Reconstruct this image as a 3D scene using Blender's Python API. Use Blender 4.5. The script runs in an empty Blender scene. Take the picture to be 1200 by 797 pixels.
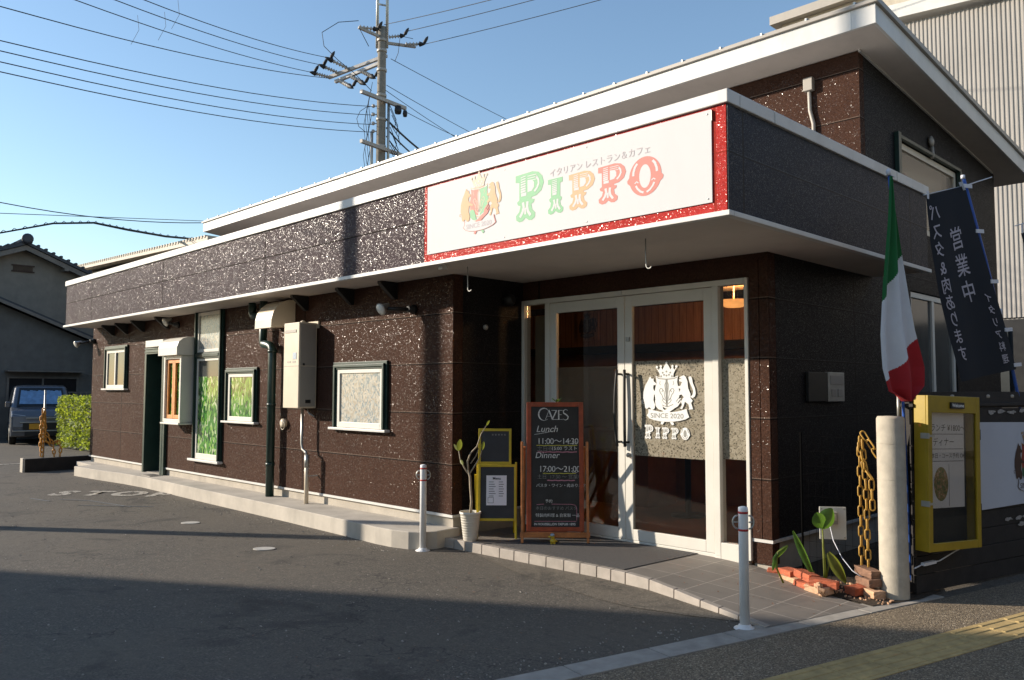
import bpy, bmesh, math, random
from mathutils import Vector, Matrix
random.seed(7)
R = math.radians
sc = bpy.context.scene
col = sc.collection

# ------------------------------------------------------------------ camera
cam_d = bpy.data.cameras.new('camera')
cam_d.sensor_width = 36.0
cam_d.lens = 28.91
cam_d.clip_start = 0.05
cam_d.clip_end = 2000
cam = bpy.data.objects.new('camera', cam_d)
col.objects.link(cam)
cr = Vector((0.70309466, 0.71109421, 0.0017124))
cu = Vector((0.04266755, -0.04459108, 0.99809374))
cf = Vector((-0.70981504, 0.70168131, 0.06169239))
m = Matrix((cr, cu, -cf)).transposed().to_4x4()
m.translation = Vector((2.804, -4.765, 1.5))
cam.matrix_world = m
sc.camera = cam

# ------------------------------------------------------------------ sky + sun
AZ, EL = 37.0, 19.5
sdir = Vector((math.cos(R(AZ)) * math.cos(R(EL)), math.sin(R(AZ)) * math.cos(R(EL)), -math.sin(R(EL))))
world = bpy.data.worlds.new('World')
sc.world = world
world.use_nodes = True
wn = world.node_tree.nodes
wl = world.node_tree.links
wn.clear()
sky = wn.new('ShaderNodeTexSky')
sky.sky_type = 'NISHITA'
sky.sun_disc = False
sky.sun_elevation = R(EL)
sky.sun_rotation = math.atan2(-sdir.x, -sdir.y)
sky.air_density = 1.2
sky.dust_density = 0.25
sky.ozone_density = 2.6
bg = wn.new('ShaderNodeBackground')
bg.inputs['Strength'].default_value = 0.138
wo = wn.new('ShaderNodeOutputWorld')
wl.new(sky.outputs[0], bg.inputs['Color'])
wl.new(bg.outputs[0], wo.inputs[0])
sun_d = bpy.data.lights.new('sun', 'SUN')
sun_d.energy = 5.0
sun_d.angle = R(0.53)
sun_d.color = (1.0, 0.88, 0.73)
sun = bpy.data.objects.new('sun', sun_d)
sun.rotation_euler = sdir.to_track_quat('-Z', 'Y').to_euler()
sun.location = (-20, -20, 20)
col.objects.link(sun)
sc.view_settings.view_transform = 'Standard'
sc.view_settings.look = 'None'
sc.view_settings.gamma = 1.0
sc.view_settings.exposure = 0.55
sc.view_settings.use_curve_mapping = False
sc.cycles.max_bounces = 8
sc.cycles.transparent_max_bounces = 16
sc.cycles.sample_clamp_indirect = 6.0


# ------------------------------------------------------------------ materials
def nmat(name):
    mt = bpy.data.materials.new(name)
    mt.use_nodes = True
    nt = mt.node_tree
    return mt, nt, nt.nodes['Principled BSDF'], nt.nodes.new('ShaderNodeTexCoord').outputs['Object']


def rgba(c):
    return (c[0], c[1], c[2], 1.0)


def noise(nt, vec, scale, detail=4.0, rough=0.55, scl=None, dist=0.0):
    if scl is not None:
        mp = nt.nodes.new('ShaderNodeMapping')
        mp.inputs['Scale'].default_value = scl
        nt.links.new(vec, mp.inputs['Vector'])
        vec = mp.outputs[0]
    n = nt.nodes.new('ShaderNodeTexNoise')
    n.inputs['Scale'].default_value = scale
    n.inputs['Detail'].default_value = detail
    n.inputs['Roughness'].default_value = rough
    n.inputs['Distortion'].default_value = dist
    nt.links.new(vec, n.inputs['Vector'])
    return n.outputs['Fac']


def voro(nt, vec, scale, feature='F1', out='Distance', rnd=1.0):
    v = nt.nodes.new('ShaderNodeTexVoronoi')
    v.feature = feature
    v.inputs['Scale'].default_value = scale
    v.inputs['Randomness'].default_value = rnd
    nt.links.new(vec, v.inputs['Vector'])
    return v.outputs[out]


def ramp(nt, fac, stops, interp='LINEAR'):
    r = nt.nodes.new('ShaderNodeValToRGB')
    r.color_ramp.interpolation = interp
    els = r.color_ramp.elements
    while len(els) < len(stops):
        els.new(0.5)
    for e, (p, c) in zip(els, stops):
        e.position = p
        e.color = rgba(c) if len(c) == 3 else c
    nt.links.new(fac, r.inputs['Fac'])
    return r.outputs['Color']


def mathn(nt, op, a, b=None):
    n = nt.nodes.new('ShaderNodeMath')
    n.operation = op
    for i, v in enumerate((a, b)):
        if v is None:
            continue
        if isinstance(v, (int, float)):
            n.inputs[i].default_value = v
        else:
            nt.links.new(v, n.inputs[i])
    return n.outputs[0]


def mixc(nt, fac, a, b, blend='MIX'):
    n = nt.nodes.new('ShaderNodeMix')
    n.data_type = 'RGBA'
    n.blend_type = blend
    for i, v in ((0, fac), (6, a), (7, b)):
        if isinstance(v, (int, float)):
            n.inputs[i].default_value = v
        elif isinstance(v, tuple):
            n.inputs[i].default_value = rgba(v)
        else:
            nt.links.new(v, n.inputs[i])
    return n.outputs[2]


def bump(nt, b, height, strength, dist):
    n = nt.nodes.new('ShaderNodeBump')
    n.inputs['Strength'].default_value = strength
    n.inputs['Distance'].default_value = dist
    nt.links.new(height, n.inputs['Height'])
    nt.links.new(n.outputs[0], b.inputs['Normal'])
    return n


def M(name, c, rough=0.6, metal=0.0, var=0.12, vs=6.0, bs=60.0, bst=0.0, bd=0.002, spec=0.5, dirt=0.0):
    mt, nt, b, tc = nmat(name)
    f = noise(nt, tc, vs, 5, 0.6)
    lo = tuple(x * (1 - var) for x in c)
    hi = tuple(min(1, x * (1 + var)) for x in c)
    cc = ramp(nt, f, [(0.3, lo), (0.7, hi)])
    if dirt:
        d = noise(nt, tc, 1.7, 6, 0.7, scl=(1, 1, 0.35))
        dm = ramp(nt, d, [(0.5, (0, 0, 0)), (0.75, (dirt, dirt, dirt))])
        cc = mixc(nt, dm, cc, tuple(x * 0.45 for x in c))
    nt.links.new(cc, b.inputs['Base Color'])
    b.inputs['Roughness'].default_value = rough
    b.inputs['Metallic'].default_value = metal
    b.inputs['Specular IOR Level'].default_value = spec
    rr = mathn(nt, 'ADD', mathn(nt, 'MULTIPLY', f, 0.15), rough - 0.07)
    nt.links.new(rr, b.inputs['Roughness'])
    if bst:
        bump(nt, b, noise(nt, tc, bs, 3, 0.6), bst, bd)
    return mt


def siding(name, base, axis='X', zoff=0.265, zstep=0.5, ustep=3.05, uoff=0.1, joint=(0.012, 0.008, 0.006), fs=155, amp=0.46, rough=0.20, lo=0.88, cut=0.74, sp_lo=0.12, var=0.35, bst=0.35, lip_light_col=(0.125, 0.085, 0.065), fsp=0.55):
    """embossed glazed ceramic siding: small glossy facets tilted every way, duller ground, board joints"""
    mt, nt, b, tc = nmat(name)
    sx = nt.nodes.new('ShaderNodeSeparateXYZ')
    nt.links.new(tc, sx.inputs[0])
    u = sx.outputs[axis]
    z = sx.outputs['Z']
    # facets: voronoi cells pulled into short worms by a noise warp
    wn_ = nt.nodes.new('ShaderNodeTexNoise')
    wn_.inputs['Scale'].default_value = 38
    wn_.inputs['Detail'].default_value = 2
    nt.links.new(tc, wn_.inputs['Vector'])
    sc_ = nt.nodes.new('ShaderNodeVectorMath')
    sc_.operation = 'MULTIPLY_ADD'
    nt.links.new(wn_.outputs['Color'], sc_.inputs[0])
    sc_.inputs[1].default_value = (0.035, 0.035, 0.035)
    nt.links.new(tc, sc_.inputs[2])
    v = nt.nodes.new('ShaderNodeTexVoronoi')
    v.inputs['Scale'].default_value = fs
    nt.links.new(sc_.outputs[0], v.inputs['Vector'])
    sv = nt.nodes.new('ShaderNodeSeparateXYZ')
    nt.links.new(v.outputs['Color'], sv.inputs[0])
    pick = ramp(nt, sv.outputs['X'], [(cut - 0.01, (0, 0, 0)), (cut + 0.01, (1, 1, 1))])
    core = ramp(nt, v.outputs['Distance'], [(0.42, (1, 1, 1)), (0.52, (0, 0, 0))])
    facet = mathn(nt, 'MULTIPLY', pick, core)
    # facet normal
    half = nt.nodes.new('ShaderNodeVectorMath')
    half.operation = 'SUBTRACT'
    wv = nt.nodes.new('ShaderNodeTexWhiteNoise')
    nt.links.new(v.outputs['Color'], wv.inputs['Vector'])
    nt.links.new(wv.outputs['Color'], half.inputs[0])
    half.inputs[1].default_value = (0.5, 0.5, 0.5)
    geo = nt.nodes.new('ShaderNodeNewGeometry')
    ma = nt.nodes.new('ShaderNodeVectorMath')
    ma.operation = 'MULTIPLY_ADD'
    nt.links.new(half.outputs[0], ma.inputs[0])
    ma.inputs[1].default_value = (amp, amp, amp)
    nt.links.new(geo.outputs['Normal'], ma.inputs[2])
    nm = nt.nodes.new('ShaderNodeVectorMath')
    nm.operation = 'NORMALIZE'
    nt.links.new(ma.outputs[0], nm.inputs[0])
    big = noise(nt, tc, 1.6, 5, 0.65)
    fine = noise(nt, tc, 60, 3, 0.6)
    cc = ramp(nt, fine, [(0.3, tuple(x * (1 - var) for x in base)), (0.7, tuple(x * (1 + var) for x in base))])
    cc = mixc(nt, ramp(nt, big, [(0.38, (0, 0, 0)), (0.7, (0.45, 0.45, 0.45))]), cc, tuple(x * 0.6 for x in base))
    jz = mathn(nt, 'LESS_THAN', mathn(nt, 'FRACT', mathn(nt, 'DIVIDE', mathn(nt, 'ADD', z, 10 * zstep - zoff), zstep)), 0.011 / zstep)
    ju = mathn(nt, 'LESS_THAN', mathn(nt, 'FRACT', mathn(nt, 'DIVIDE', mathn(nt, 'ADD', u, 20 * ustep + uoff), ustep)), 0.020 / ustep)
    lip_light = mathn(nt, 'LESS_THAN', mathn(nt, 'FRACT', mathn(nt, 'DIVIDE', mathn(nt, 'ADD', z, 10 * zstep - zoff - 0.011), zstep)), 0.009 / zstep)  # line along the board edge: caught sunlight painted into the colour
    cc = mixc(nt, lip_light, cc, lip_light_col)
    j = mathn(nt, 'MAXIMUM', jz, ju)
    cc = mixc(nt, j, cc, joint)
    facet = mathn(nt, 'MULTIPLY', facet, mathn(nt, 'SUBTRACT', 1.0, j))
    nt.links.new(cc, b.inputs['Base Color'])
    nt.links.new(ramp(nt, facet, [(0.2, (lo,) * 3), (0.7, (rough,) * 3)]), b.inputs['Roughness'])
    nt.links.new(ramp(nt, facet, [(0.2, (sp_lo,) * 3), (0.7, (fsp,) * 3)]), b.inputs['Specular IOR Level'])
    bp = nt.nodes.new('ShaderNodeBump')
    bp.inputs['Strength'].default_value = bst
    bp.inputs['Distance'].default_value = 0.002
    nt.links.new(mathn(nt, 'SUBTRACT', mathn(nt, 'ADD', fine, mathn(nt, 'MULTIPLY', facet, 0.3)), mathn(nt, 'MULTIPLY', j, 2.0)), bp.inputs['Height'])
    nt.links.new(nm.outputs[0], bp.inputs['Normal'])
    nt.links.new(bp.outputs[0], b.inputs['Normal'])
    return mt


MT = {}
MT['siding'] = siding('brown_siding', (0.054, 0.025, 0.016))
MT['siding_shade_tint'] = siding('brown_siding_shade_tint', (0.011, 0.009, 0.009), axis='Y', uoff=2.9, amp=0.12, rough=0.45, lo=0.7, sp_lo=0.2, cut=0.7, lip_light_col=(0.030, 0.027, 0.026))  # darker copy of the siding: shade of the side walls put into the colour
MT['fascia'] = siding('fascia_siding', (0.060, 0.043, 0.048), zoff=0.08, zstep=1.0, uoff=0.13, amp=0.38, cut=0.64, rough=0.22, lo=0.9, sp_lo=0.12, fsp=0.6, lip_light_col=(0.05, 0.035, 0.035))
MT['fascia_shade_tint'] = siding('fascia_siding_shade_tint', (0.010, 0.012, 0.022), axis='Y', zoff=0.08, zstep=1.0, uoff=2.85, amp=0.12, rough=0.42, lo=0.6, sp_lo=0.25, cut=0.7, lip_light_col=(0.028, 0.030, 0.040))  # dark bluish fascia copy with shade and sky reflection painted into its base
MT['red_siding'] = siding('red_painted_siding', (0.44, 0.034, 0.028), zoff=0.08, zstep=1.0, amp=0.28, cut=0.55, var=0.15, joint=(0.3, 0.03, 0.02), lip_light_col=(0.5, 0.05, 0.04))
MT['cap'] = M('white_painted_metal', (0.62, 0.61, 0.58), 0.4, 0.0, 0.06, 3, dirt=0.35)
MT['white'] = M('white_aluminium', (0.64, 0.62, 0.56), 0.4, 0.0, 0.04, 4, dirt=0.12)
MT['soffit'] = M('soffit_board', (0.60, 0.54, 0.48), 0.8, 0, 0.05, 2, dirt=0.25)
MT['plinth'] = M('plinth_mortar', (0.42, 0.38, 0.32), 0.9, 0, 0.15, 5, 90, 0.3, 0.003, dirt=0.5)
MT['green_trim'] = M('dark_green_trim', (0.012, 0.035, 0.028), 0.35, 0, 0.2, 8)
MT['black'] = M('black_trim', (0.010, 0.010, 0.010), 0.5, 0, 0.2, 8)
MT['blackboard'] = M('blackboard', (0.016, 0.016, 0.017), 0.5, 0, 0.5, 5)
MT['bluebaord'] = M('slate_board', (0.022, 0.026, 0.034), 0.45, 0, 0.3, 5)
MT['cream'] = M('cream_enamel', (0.62, 0.54, 0.42), 0.38, 0, 0.05, 4, dirt=0.15)
MT['cream_dark'] = M('grey_enamel', (0.34, 0.31, 0.27), 0.45, 0, 0.05, 4)
MT['steel'] = M('galvanised_steel', (0.42, 0.42, 0.40), 0.45, 0.7, 0.15, 10)
MT['chrome'] = M('polished_steel', (0.8, 0.8, 0.8), 0.08, 1.0, 0.02, 5)
MT['orange_wood'] = M('orange_frame_wood', (0.62, 0.25, 0.06), 0.5, 0, 0.15, 12)
MT['red_wood'] = M('red_stained_wood', (0.30, 0.055, 0.020), 0.38, 0, 0.3, 14, 80, 0.15)
MT['leg_wood'] = M('orange_brown_wood', (0.44, 0.16, 0.05), 0.45, 0, 0.3, 14, 80, 0.15)
MT['yellow'] = M('yellow_painted_wood', (0.55, 0.42, 0.02), 0.45, 0, 0.15, 10, 80, 0.1, dirt=0.3)
MT['yellow_box'] = M('yellow_painted_case', (0.34, 0.235, 0.010), 0.42, 0, 0.12, 8, 70, 0.1, dirt=0.4)
MT['paper'] = M('printed_paper', (0.80, 0.80, 0.84), 0.75, 0, 0.03, 3)
MT['ink'] = M('dark_ink', (0.03, 0.03, 0.035), 0.7, 0, 0.2, 30)
MT['ink_faint'] = M('faint_ink', (0.47, 0.42, 0.44), 0.7, 0, 0.05, 30)
MT['chalk'] = M('white_chalk', (0.62, 0.62, 0.60), 0.95, 0, 0.45, 120)
MT['chalk_dim'] = M('rubbed_chalk', (0.20, 0.20, 0.19), 0.95, 0, 0.6, 120)
MT['chalk_y'] = M('yellow_chalk', (0.60, 0.55, 0.08), 0.95, 0, 0.4, 120)
MT['chalk_p'] = M('pink_chalk', (0.52, 0.22, 0.28), 0.95, 0, 0.4, 120)
MT['board'] = M('white_sign_board', (0.585, 0.585, 0.59), 0.7, 0, 0.02, 1.5, dirt=0.08)
MT['g'] = M('faded_green_print', (0.17, 0.42, 0.22), 0.6, 0, 0.12, 20)
MT['o'] = M('faded_orange_print', (0.54, 0.32, 0.16), 0.6, 0, 0.10, 20)
MT['r'] = M('faded_red_print', (0.56, 0.16, 0.13), 0.6, 0, 0.12, 20)
MT['tan'] = M('faded_tan_print', (0.52, 0.36, 0.24), 0.6, 0, 0.06, 20)
MT['tanl'] = M('pale_tan_print', (0.55, 0.44, 0.33), 0.6, 0, 0.04, 20)
MT['wprint'] = M('white_film_print', (0.74, 0.75, 0.74), 0.7, 0, 0.03, 20)
MT['gprint'] = M('grey_line_print', (0.26, 0.26, 0.24), 0.7, 0, 0.1, 20)
MT['brownprint'] = M('dark_brown_print', (0.055, 0.025, 0.015), 0.6, 0, 0.2, 20)
MT['goldprint'] = M('gold_print', (0.40, 0.24, 0.10), 0.6, 0, 0.15, 20)
MT['dgprint'] = M('dark_green_print', (0.03, 0.12, 0.05), 0.6, 0, 0.15, 20)
MT['drprint'] = M('dark_red_print', (0.28, 0.03, 0.02), 0.6, 0, 0.15, 20)
MT['banner'] = M('fence_banner_sheet', (0.46, 0.50, 0.58), 0.6, 0, 0.06, 1.2)
MT['fence'] = M('blackened_boards', (0.018, 0.015, 0.014), 0.75, 0, 0.5, 9, 60, 0.5, 0.004)
MT['peel'] = M('peeling_paint', (0.32, 0.31, 0.30), 0.9, 0, 0.4, 40)
MT['post'] = M('concrete_post', (0.42, 0.38, 0.31), 0.9, 0, 0.14, 12, 80, 0.5, 0.003, dirt=0.4)
MT['navy'] = M('navy_cloth', (0.006, 0.009, 0.016), 0.9, 0, 0.2, 8)
MT['fl_g'] = M('green_flag_cloth', (0.008, 0.13, 0.035), 0.85, 0, 0.1, 8)
MT['fl_w'] = M('white_flag_cloth', (0.62, 0.66, 0.72), 0.85, 0, 0.05, 8)
MT['fl_r'] = M('red_flag_cloth', (0.36, 0.012, 0.018), 0.85, 0, 0.1, 8)
MT['bluepole'] = M('blue_plastic_pole', (0.03, 0.10, 0.42), 0.4, 0, 0.1, 8)
MT['clip'] = M('white_plastic_clip', (0.62, 0.64, 0.70), 0.5, 0, 0.05, 8)
MT['cloth_print'] = M('lilac_cloth_print', (0.42, 0.40, 0.46), 0.8, 0, 0.1, 20)
MT['chain'] = M('amber_plastic_chain', (0.42, 0.24, 0.04), 0.5, 0, 0.3, 10)
MT['chain_o'] = M('orange_plastic_chain', (0.60, 0.26, 0.03), 0.5, 0, 0.25, 10)
MT['bollard'] = M('bollard_silver_white', (0.74, 0.74, 0.74), 0.4, 0.0, 0.06, 9, dirt=0.25)
MT['redband'] = M('red_reflector', (0.42, 0.02, 0.02), 0.4, 0, 0.1, 9)
MT['pot'] = M('white_ceramic_pot', (0.68, 0.64, 0.56), 0.45, 0, 0.06, 6, dirt=0.1)
MT['matte_black'] = M('matte_black_wire', (0.006, 0.006, 0.006), 0.95, 0, 0.1, 9, spec=0.0)
MT['soil'] = M('dark_soil', (0.045, 0.030, 0.018), 0.95, 0, 0.5, 40, 120, 0.9, 0.01)
MT['bark'] = M('pale_stem', (0.34, 0.28, 0.20), 0.8, 0, 0.2, 30)
MT['brick'] = M('red_brick', (0.40, 0.10, 0.045), 0.85, 0, 0.3, 16, 90, 0.6, 0.004)
MT['brick_p'] = M('pale_brick', (0.50, 0.30, 0.18), 0.85, 0, 0.3, 16, 90, 0.6, 0.004)
MT['brick_d'] = M('weathered_brick', (0.20, 0.11, 0.07), 0.9, 0, 0.35, 16, 90, 0.7, 0.004)
MT['kerb'] = M('kerb_stone', (0.34, 0.31, 0.27), 0.9, 0, 0.18, 9, 110, 0.4, 0.003, dirt=0.4)
MT['apron'] = M('apron_concrete', (0.46, 0.42, 0.36), 0.9, 0, 0.14, 3, 90, 0.3, 0.003, dirt=0.45)
MT['mat'] = M('rubber_doormat', (0.085, 0.080, 0.078), 0.95, 0, 0.45, 90, 260, 0.9, 0.006)
MT['paint'] = M('worn_road_paint', (0.46, 0.44, 0.40), 0.85, 0, 0.35, 30)
def worn(key, name, c, thr):
    mt, nt, b, tc = nmat(name)
    n = noise(nt, tc, 16, 6, 0.75)
    g = noise(nt, tc, 120, 3, 0.7)
    f = mathn(nt, 'ADD', n, mathn(nt, 'MULTIPLY', mathn(nt, 'SUBTRACT', g, 0.5), 0.35))
    nt.links.new(ramp(nt, f, [(thr - 0.05, (0.085, 0.075, 0.062)), (thr + 0.05, c)]), b.inputs['Base Color'])
    b.inputs['Roughness'].default_value = 0.9
    MT[key] = mt


worn('road_paint', 'worn_letter_paint', (0.42, 0.39, 0.34), 0.46)
MT['faint_paint'] = M('faint_chalk_marks', (0.13, 0.14, 0.15), 0.9, 0, 0.4, 30)
MT['stucco'] = M('grey_stucco', (0.24, 0.21, 0.175), 0.95, 0, 0.12, 3, 60, 0.3, dirt=0.3)
MT['stucco_d'] = M('dark_grey_stucco', (0.16, 0.15, 0.135), 0.95, 0, 0.15, 3, 60, 0.3, dirt=0.3)
MT['rooftile'] = M('dark_roof_tile', (0.035, 0.038, 0.048), 0.5, 0, 0.25, 10)
MT['housetrim'] = M('weathered_barge_board', (0.20, 0.175, 0.15), 0.8, 0, 0.2, 6)
MT['bldg'] = M('beige_render', (0.34, 0.31, 0.27), 0.9, 0, 0.1, 1, dirt=0.3)
MT['beige'] = M('beige_sheet_metal', (0.48, 0.42, 0.33), 0.6, 0, 0.12, 3, dirt=0.3)
MT['darkglass'] = M('dark_window_glass', (0.02, 0.024, 0.028), 0.06, 0, 0.2, 0.7)
MT['greyglass'] = M('grey_window_glass', (0.05, 0.055, 0.055), 0.12, 0, 0.4, 0.9)
MT['van'] = M('slate_blue_car_paint', (0.15, 0.165, 0.19), 0.22, 0.5, 0.05, 3)
MT['tyre'] = M('tyre_rubber', (0.012, 0.012, 0.012), 0.85, 0, 0.2, 20)
MT['sunshade'] = M('blue_windscreen_shade', (0.16, 0.30, 0.50), 0.6, 0, 0.25, 8)
MT['headlight'] = M('headlight_lens', (0.42, 0.46, 0.50), 0.12, 0.3, 0.2, 14)
MT['plate'] = M('orange_number_plate', (0.62, 0.30, 0.02), 0.5, 0, 0.1, 14)
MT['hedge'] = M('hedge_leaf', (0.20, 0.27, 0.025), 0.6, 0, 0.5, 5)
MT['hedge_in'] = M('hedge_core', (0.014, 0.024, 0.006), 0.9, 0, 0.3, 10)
MT['leaf'] = M('broad_leaf', (0.055, 0.13, 0.022), 0.4, 0, 0.35, 14)
MT['leaf_y'] = M('yellowing_leaf', (0.19, 0.21, 0.04), 0.45, 0, 0.35, 14)
MT['wire'] = M('black_cable', (0.018, 0.020, 0.024), 0.7, 0, 0.1, 3)
MT['wire_g'] = M('grey_cable', (0.16, 0.17, 0.19), 0.7, 0, 0.1, 3)
MT['poleconc'] = M('utility_pole_concrete', (0.22, 0.20, 0.17), 0.9, 0, 0.2, 6)
MT['insul'] = M('ceramic_insulator', (0.40, 0.38, 0.36), 0.35, 0, 0.1, 9)
MT['blackrub'] = M('black_rubber', (0.012, 0.012, 0.014), 0.6, 0, 0.1, 9)
MT['duck'] = M('yellow_figurine', (0.60, 0.42, 0.03), 0.4, 0, 0.2, 40)
MT['bluegrey'] = M('pale_blue_cap', (0.35, 0.42, 0.50), 0.4, 0, 0.2, 40)
MT['lens'] = M('spotlight_glass', (0.72, 0.70, 0.64), 0.2, 0, 0.05, 4)
MT['dado'] = M('dado_wood', (0.20, 0.09, 0.04), 0.5, 0, 0.25, 5)
MT['floor'] = M('interior_floor', (0.26, 0.14, 0.075), 0.5, 0, 0.2, 4)
MT['interior'] = M('interior_plaster', (0.16, 0.13, 0.09), 0.85, 0, 0.1, 2)
MT['drain'] = M('drain_cover', (0.50, 0.48, 0.44), 0.6, 0.1, 0.15, 20)


def mat_wood_panel():
    mt, nt, b, tc = nmat('interior_wood_panelling')
    sx = nt.nodes.new('ShaderNodeSeparateXYZ')
    nt.links.new(tc, sx.inputs[0])
    n = noise(nt, tc, 6, 5, 0.6, scl=(6, 6, 0.5))
    c = ramp(nt, n, [(0.3, (0.24, 0.105, 0.045)), (0.7, (0.40, 0.20, 0.09))])
    j = mathn(nt, 'LESS_THAN', mathn(nt, 'FRACT', mathn(nt, 'MULTIPLY', mathn(nt, 'ADD', sx.outputs['X'], 50), 9.0)), 0.07)
    c = mixc(nt, j, c, (0.10, 0.035, 0.012))
    nt.links.new(c, b.inputs['Base Color'])
    b.inputs['Roughness'].default_value = 0.5
    return mt


def mat_glass(name, tint=(0.88, 0.90, 0.88), rough=0.0):
    mt, nt, b, tc = nmat(name)
    nt.nodes.remove(b)
    out = nt.nodes['Material Output']
    tr = nt.nodes.new('ShaderNodeBsdfTransparent')
    tr.inputs[0].default_value = rgba(tint)
    gl = nt.nodes.new('ShaderNodeBsdfGlossy')
    gl.inputs['Roughness'].default_value = rough
    lw = nt.nodes.new('ShaderNodeLayerWeight')
    fac = mathn(nt, 'ADD', mathn(nt, 'MULTIPLY', mathn(nt, 'POWER', lw.outputs['Facing'], 4.0), 0.6), 0.045)
    mx = nt.nodes.new('ShaderNodeMixShader')
    bp = nt.nodes.new('ShaderNodeBump')
    bp.inputs['Strength'].default_value = 0.03
    bp.inputs['Distance'].default_value = 0.01
    nt.links.new(noise(nt, tc, 1.3, 2), bp.inputs['Height'])
    nt.links.new(bp.outputs[0], gl.inputs['Normal'])
    nt.links.new(fac, mx.inputs[0])
    nt.links.new(tr.outputs[0], mx.inputs[1])
    nt.links.new(gl.outputs[0], mx.inputs[2])
    nt.links.new(mx.outputs[0], out.inputs['Surface'])
    return mt


def mat_film(name, a, bcol, dark, scale, transp):
    """frosted mosaic film stuck on the glass"""
    mt, nt, b, tc = nmat(name)
    out = nt.nodes['Material Output']
    v = voro(nt, tc, scale, 'F1', 'Color')
    bw = nt.nodes.new('ShaderNodeRGBToBW')
    nt.links.new(v, bw.inputs[0])
    edge = voro(nt, tc, scale, 'DISTANCE_TO_EDGE')
    c = ramp(nt, bw.outputs[0], [(0.18, dark), (0.32, a), (0.75, bcol)], 'LINEAR')
    c = mixc(nt, ramp(nt, edge, [(0.0, (1, 1, 1)), (0.07, (0, 0, 0))]), c, bcol)
    nt.links.new(c, b.inputs['Base Color'])
    b.inputs['Roughness'].default_value = 0.35
    bump(nt, b, edge, 0.5, 0.003)
    tr = nt.nodes.new('ShaderNodeBsdfTransparent')
    mx = nt.nodes.new('ShaderNodeMixShader')
    mx.inputs[0].default_value = 1 - transp
    nt.links.new(tr.outputs[0], mx.inputs[1])
    nt.links.new(b.outputs[0], mx.inputs[2])
    nt.links.new(mx.outputs[0], out.inputs['Surface'])
    return mt


def mat_cells(name, scale, scl, stops, rough=0.12):
    """printed film made of small leaf-like dabs"""
    mt, nt, b, tc = nmat(name)
    mp = nt.nodes.new('ShaderNodeMapping')
    mp.inputs['Scale'].default_value = scl
    nt.links.new(tc, mp.inputs['Vector'])
    wn_ = nt.nodes.new('ShaderNodeTexNoise')
    wn_.inputs['Scale'].default_value = 9
    nt.links.new(mp.outputs[0], wn_.inputs['Vector'])
    ad = nt.nodes.new('ShaderNodeVectorMath')
    ad.operation = 'MULTIPLY_ADD'
    nt.links.new(wn_.outputs['Color'], ad.inputs[0])
    ad.inputs[1].default_value = (0.12, 0.12, 0.12)
    nt.links.new(mp.outputs[0], ad.inputs[2])
    c1 = nt.nodes.new('ShaderNodeRGBToBW')
    nt.links.new(voro(nt, ad.outputs[0], scale, 'F1', 'Color'), c1.inputs[0])
    n = noise(nt, tc, 3.0, 4)
    f = mathn(nt, 'ADD', c1.outputs[0], mathn(nt, 'MULTIPLY', mathn(nt, 'SUBTRACT', n, 0.5), 0.6))
    c = ramp(nt, f, stops)
    nt.links.new(c, b.inputs['Base Color'])
    b.inputs['Roughness'].default_value = rough
    return mt


def mat_asphalt(gain=1.0, name='asphalt'):
    mt, nt, b, tc = nmat(name)
    fine = noise(nt, tc, 75, 4, 0.8)
    mid = noise(nt, tc, 14, 5, 0.65)
    big = noise(nt, tc, 0.55, 5, 0.6)
    spk = voro(nt, tc, 70, 'F1', 'Color')
    bw = nt.nodes.new('ShaderNodeRGBToBW')
    nt.links.new(spk, bw.inputs[0])
    c = ramp(nt, fine, [(0.34, (0.036, 0.032, 0.028)), (0.66, (0.182, 0.160, 0.130))])
    c = mixc(nt, ramp(nt, bw.outputs[0], [(0.72, (0, 0, 0)), (0.86, (0.4, 0.4, 0.4))]), c, (0.30, 0.26, 0.21))
    c = mixc(nt, ramp(nt, big, [(0.42, (0, 0, 0)), (0.6, (0.7, 0.7, 0.7))]), c, (0.135, 0.116, 0.092))
    c = mixc(nt, ramp(nt, mid, [(0.50, (0, 0, 0)), (0.72, (0.5, 0.5, 0.5))]), c, (0.052, 0.048, 0.042))
    stain = noise(nt, tc, 1.3, 6, 0.7, dist=0.6)
    c = mixc(nt, ramp(nt, stain, [(0.56, (0, 0, 0)), (0.66, (0.6, 0.6, 0.6))]), c, (0.040, 0.037, 0.034))
    cr_ = nt.nodes.new('ShaderNodeTexVoronoi')
    cr_.feature = 'DISTANCE_TO_EDGE'
    cr_.inputs['Scale'].default_value = 0.33
    wob = nt.nodes.new('ShaderNodeVectorMath')
    wob.operation = 'ADD'
    wn_ = nt.nodes.new('ShaderNodeTexNoise')
    wn_.inputs['Scale'].default_value = 2.5
    wn_.inputs['Detail'].default_value = 5
    nt.links.new(tc, wn_.inputs['Vector'])
    nt.links.new(tc, wob.inputs[0])
    nt.links.new(wn_.outputs['Color'], wob.inputs[1])
    nt.links.new(wob.outputs[0], cr_.inputs['Vector'])
    c = mixc(nt, ramp(nt, cr_.outputs['Distance'], [(0.0, (0.75, 0.75, 0.75)), (0.0035, (0, 0, 0))]), c, (0.03, 0.028, 0.026))
    if gain != 1.0:
        c = mixc(nt, 1.0, c, (gain, gain * 0.99, gain * 0.96), 'MULTIPLY')
    nt.links.new(c, b.inputs['Base Color'])
    b.inputs['Roughness'].default_value = 0.85
    b.inputs['Specular IOR Level'].default_value = 0.4
    h = mathn(nt, 'ADD', fine, mathn(nt, 'MULTIPLY', bw.outputs[0], 0.6))
    bump(nt, b, h, 0.9, 0.006)
    return mt


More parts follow.
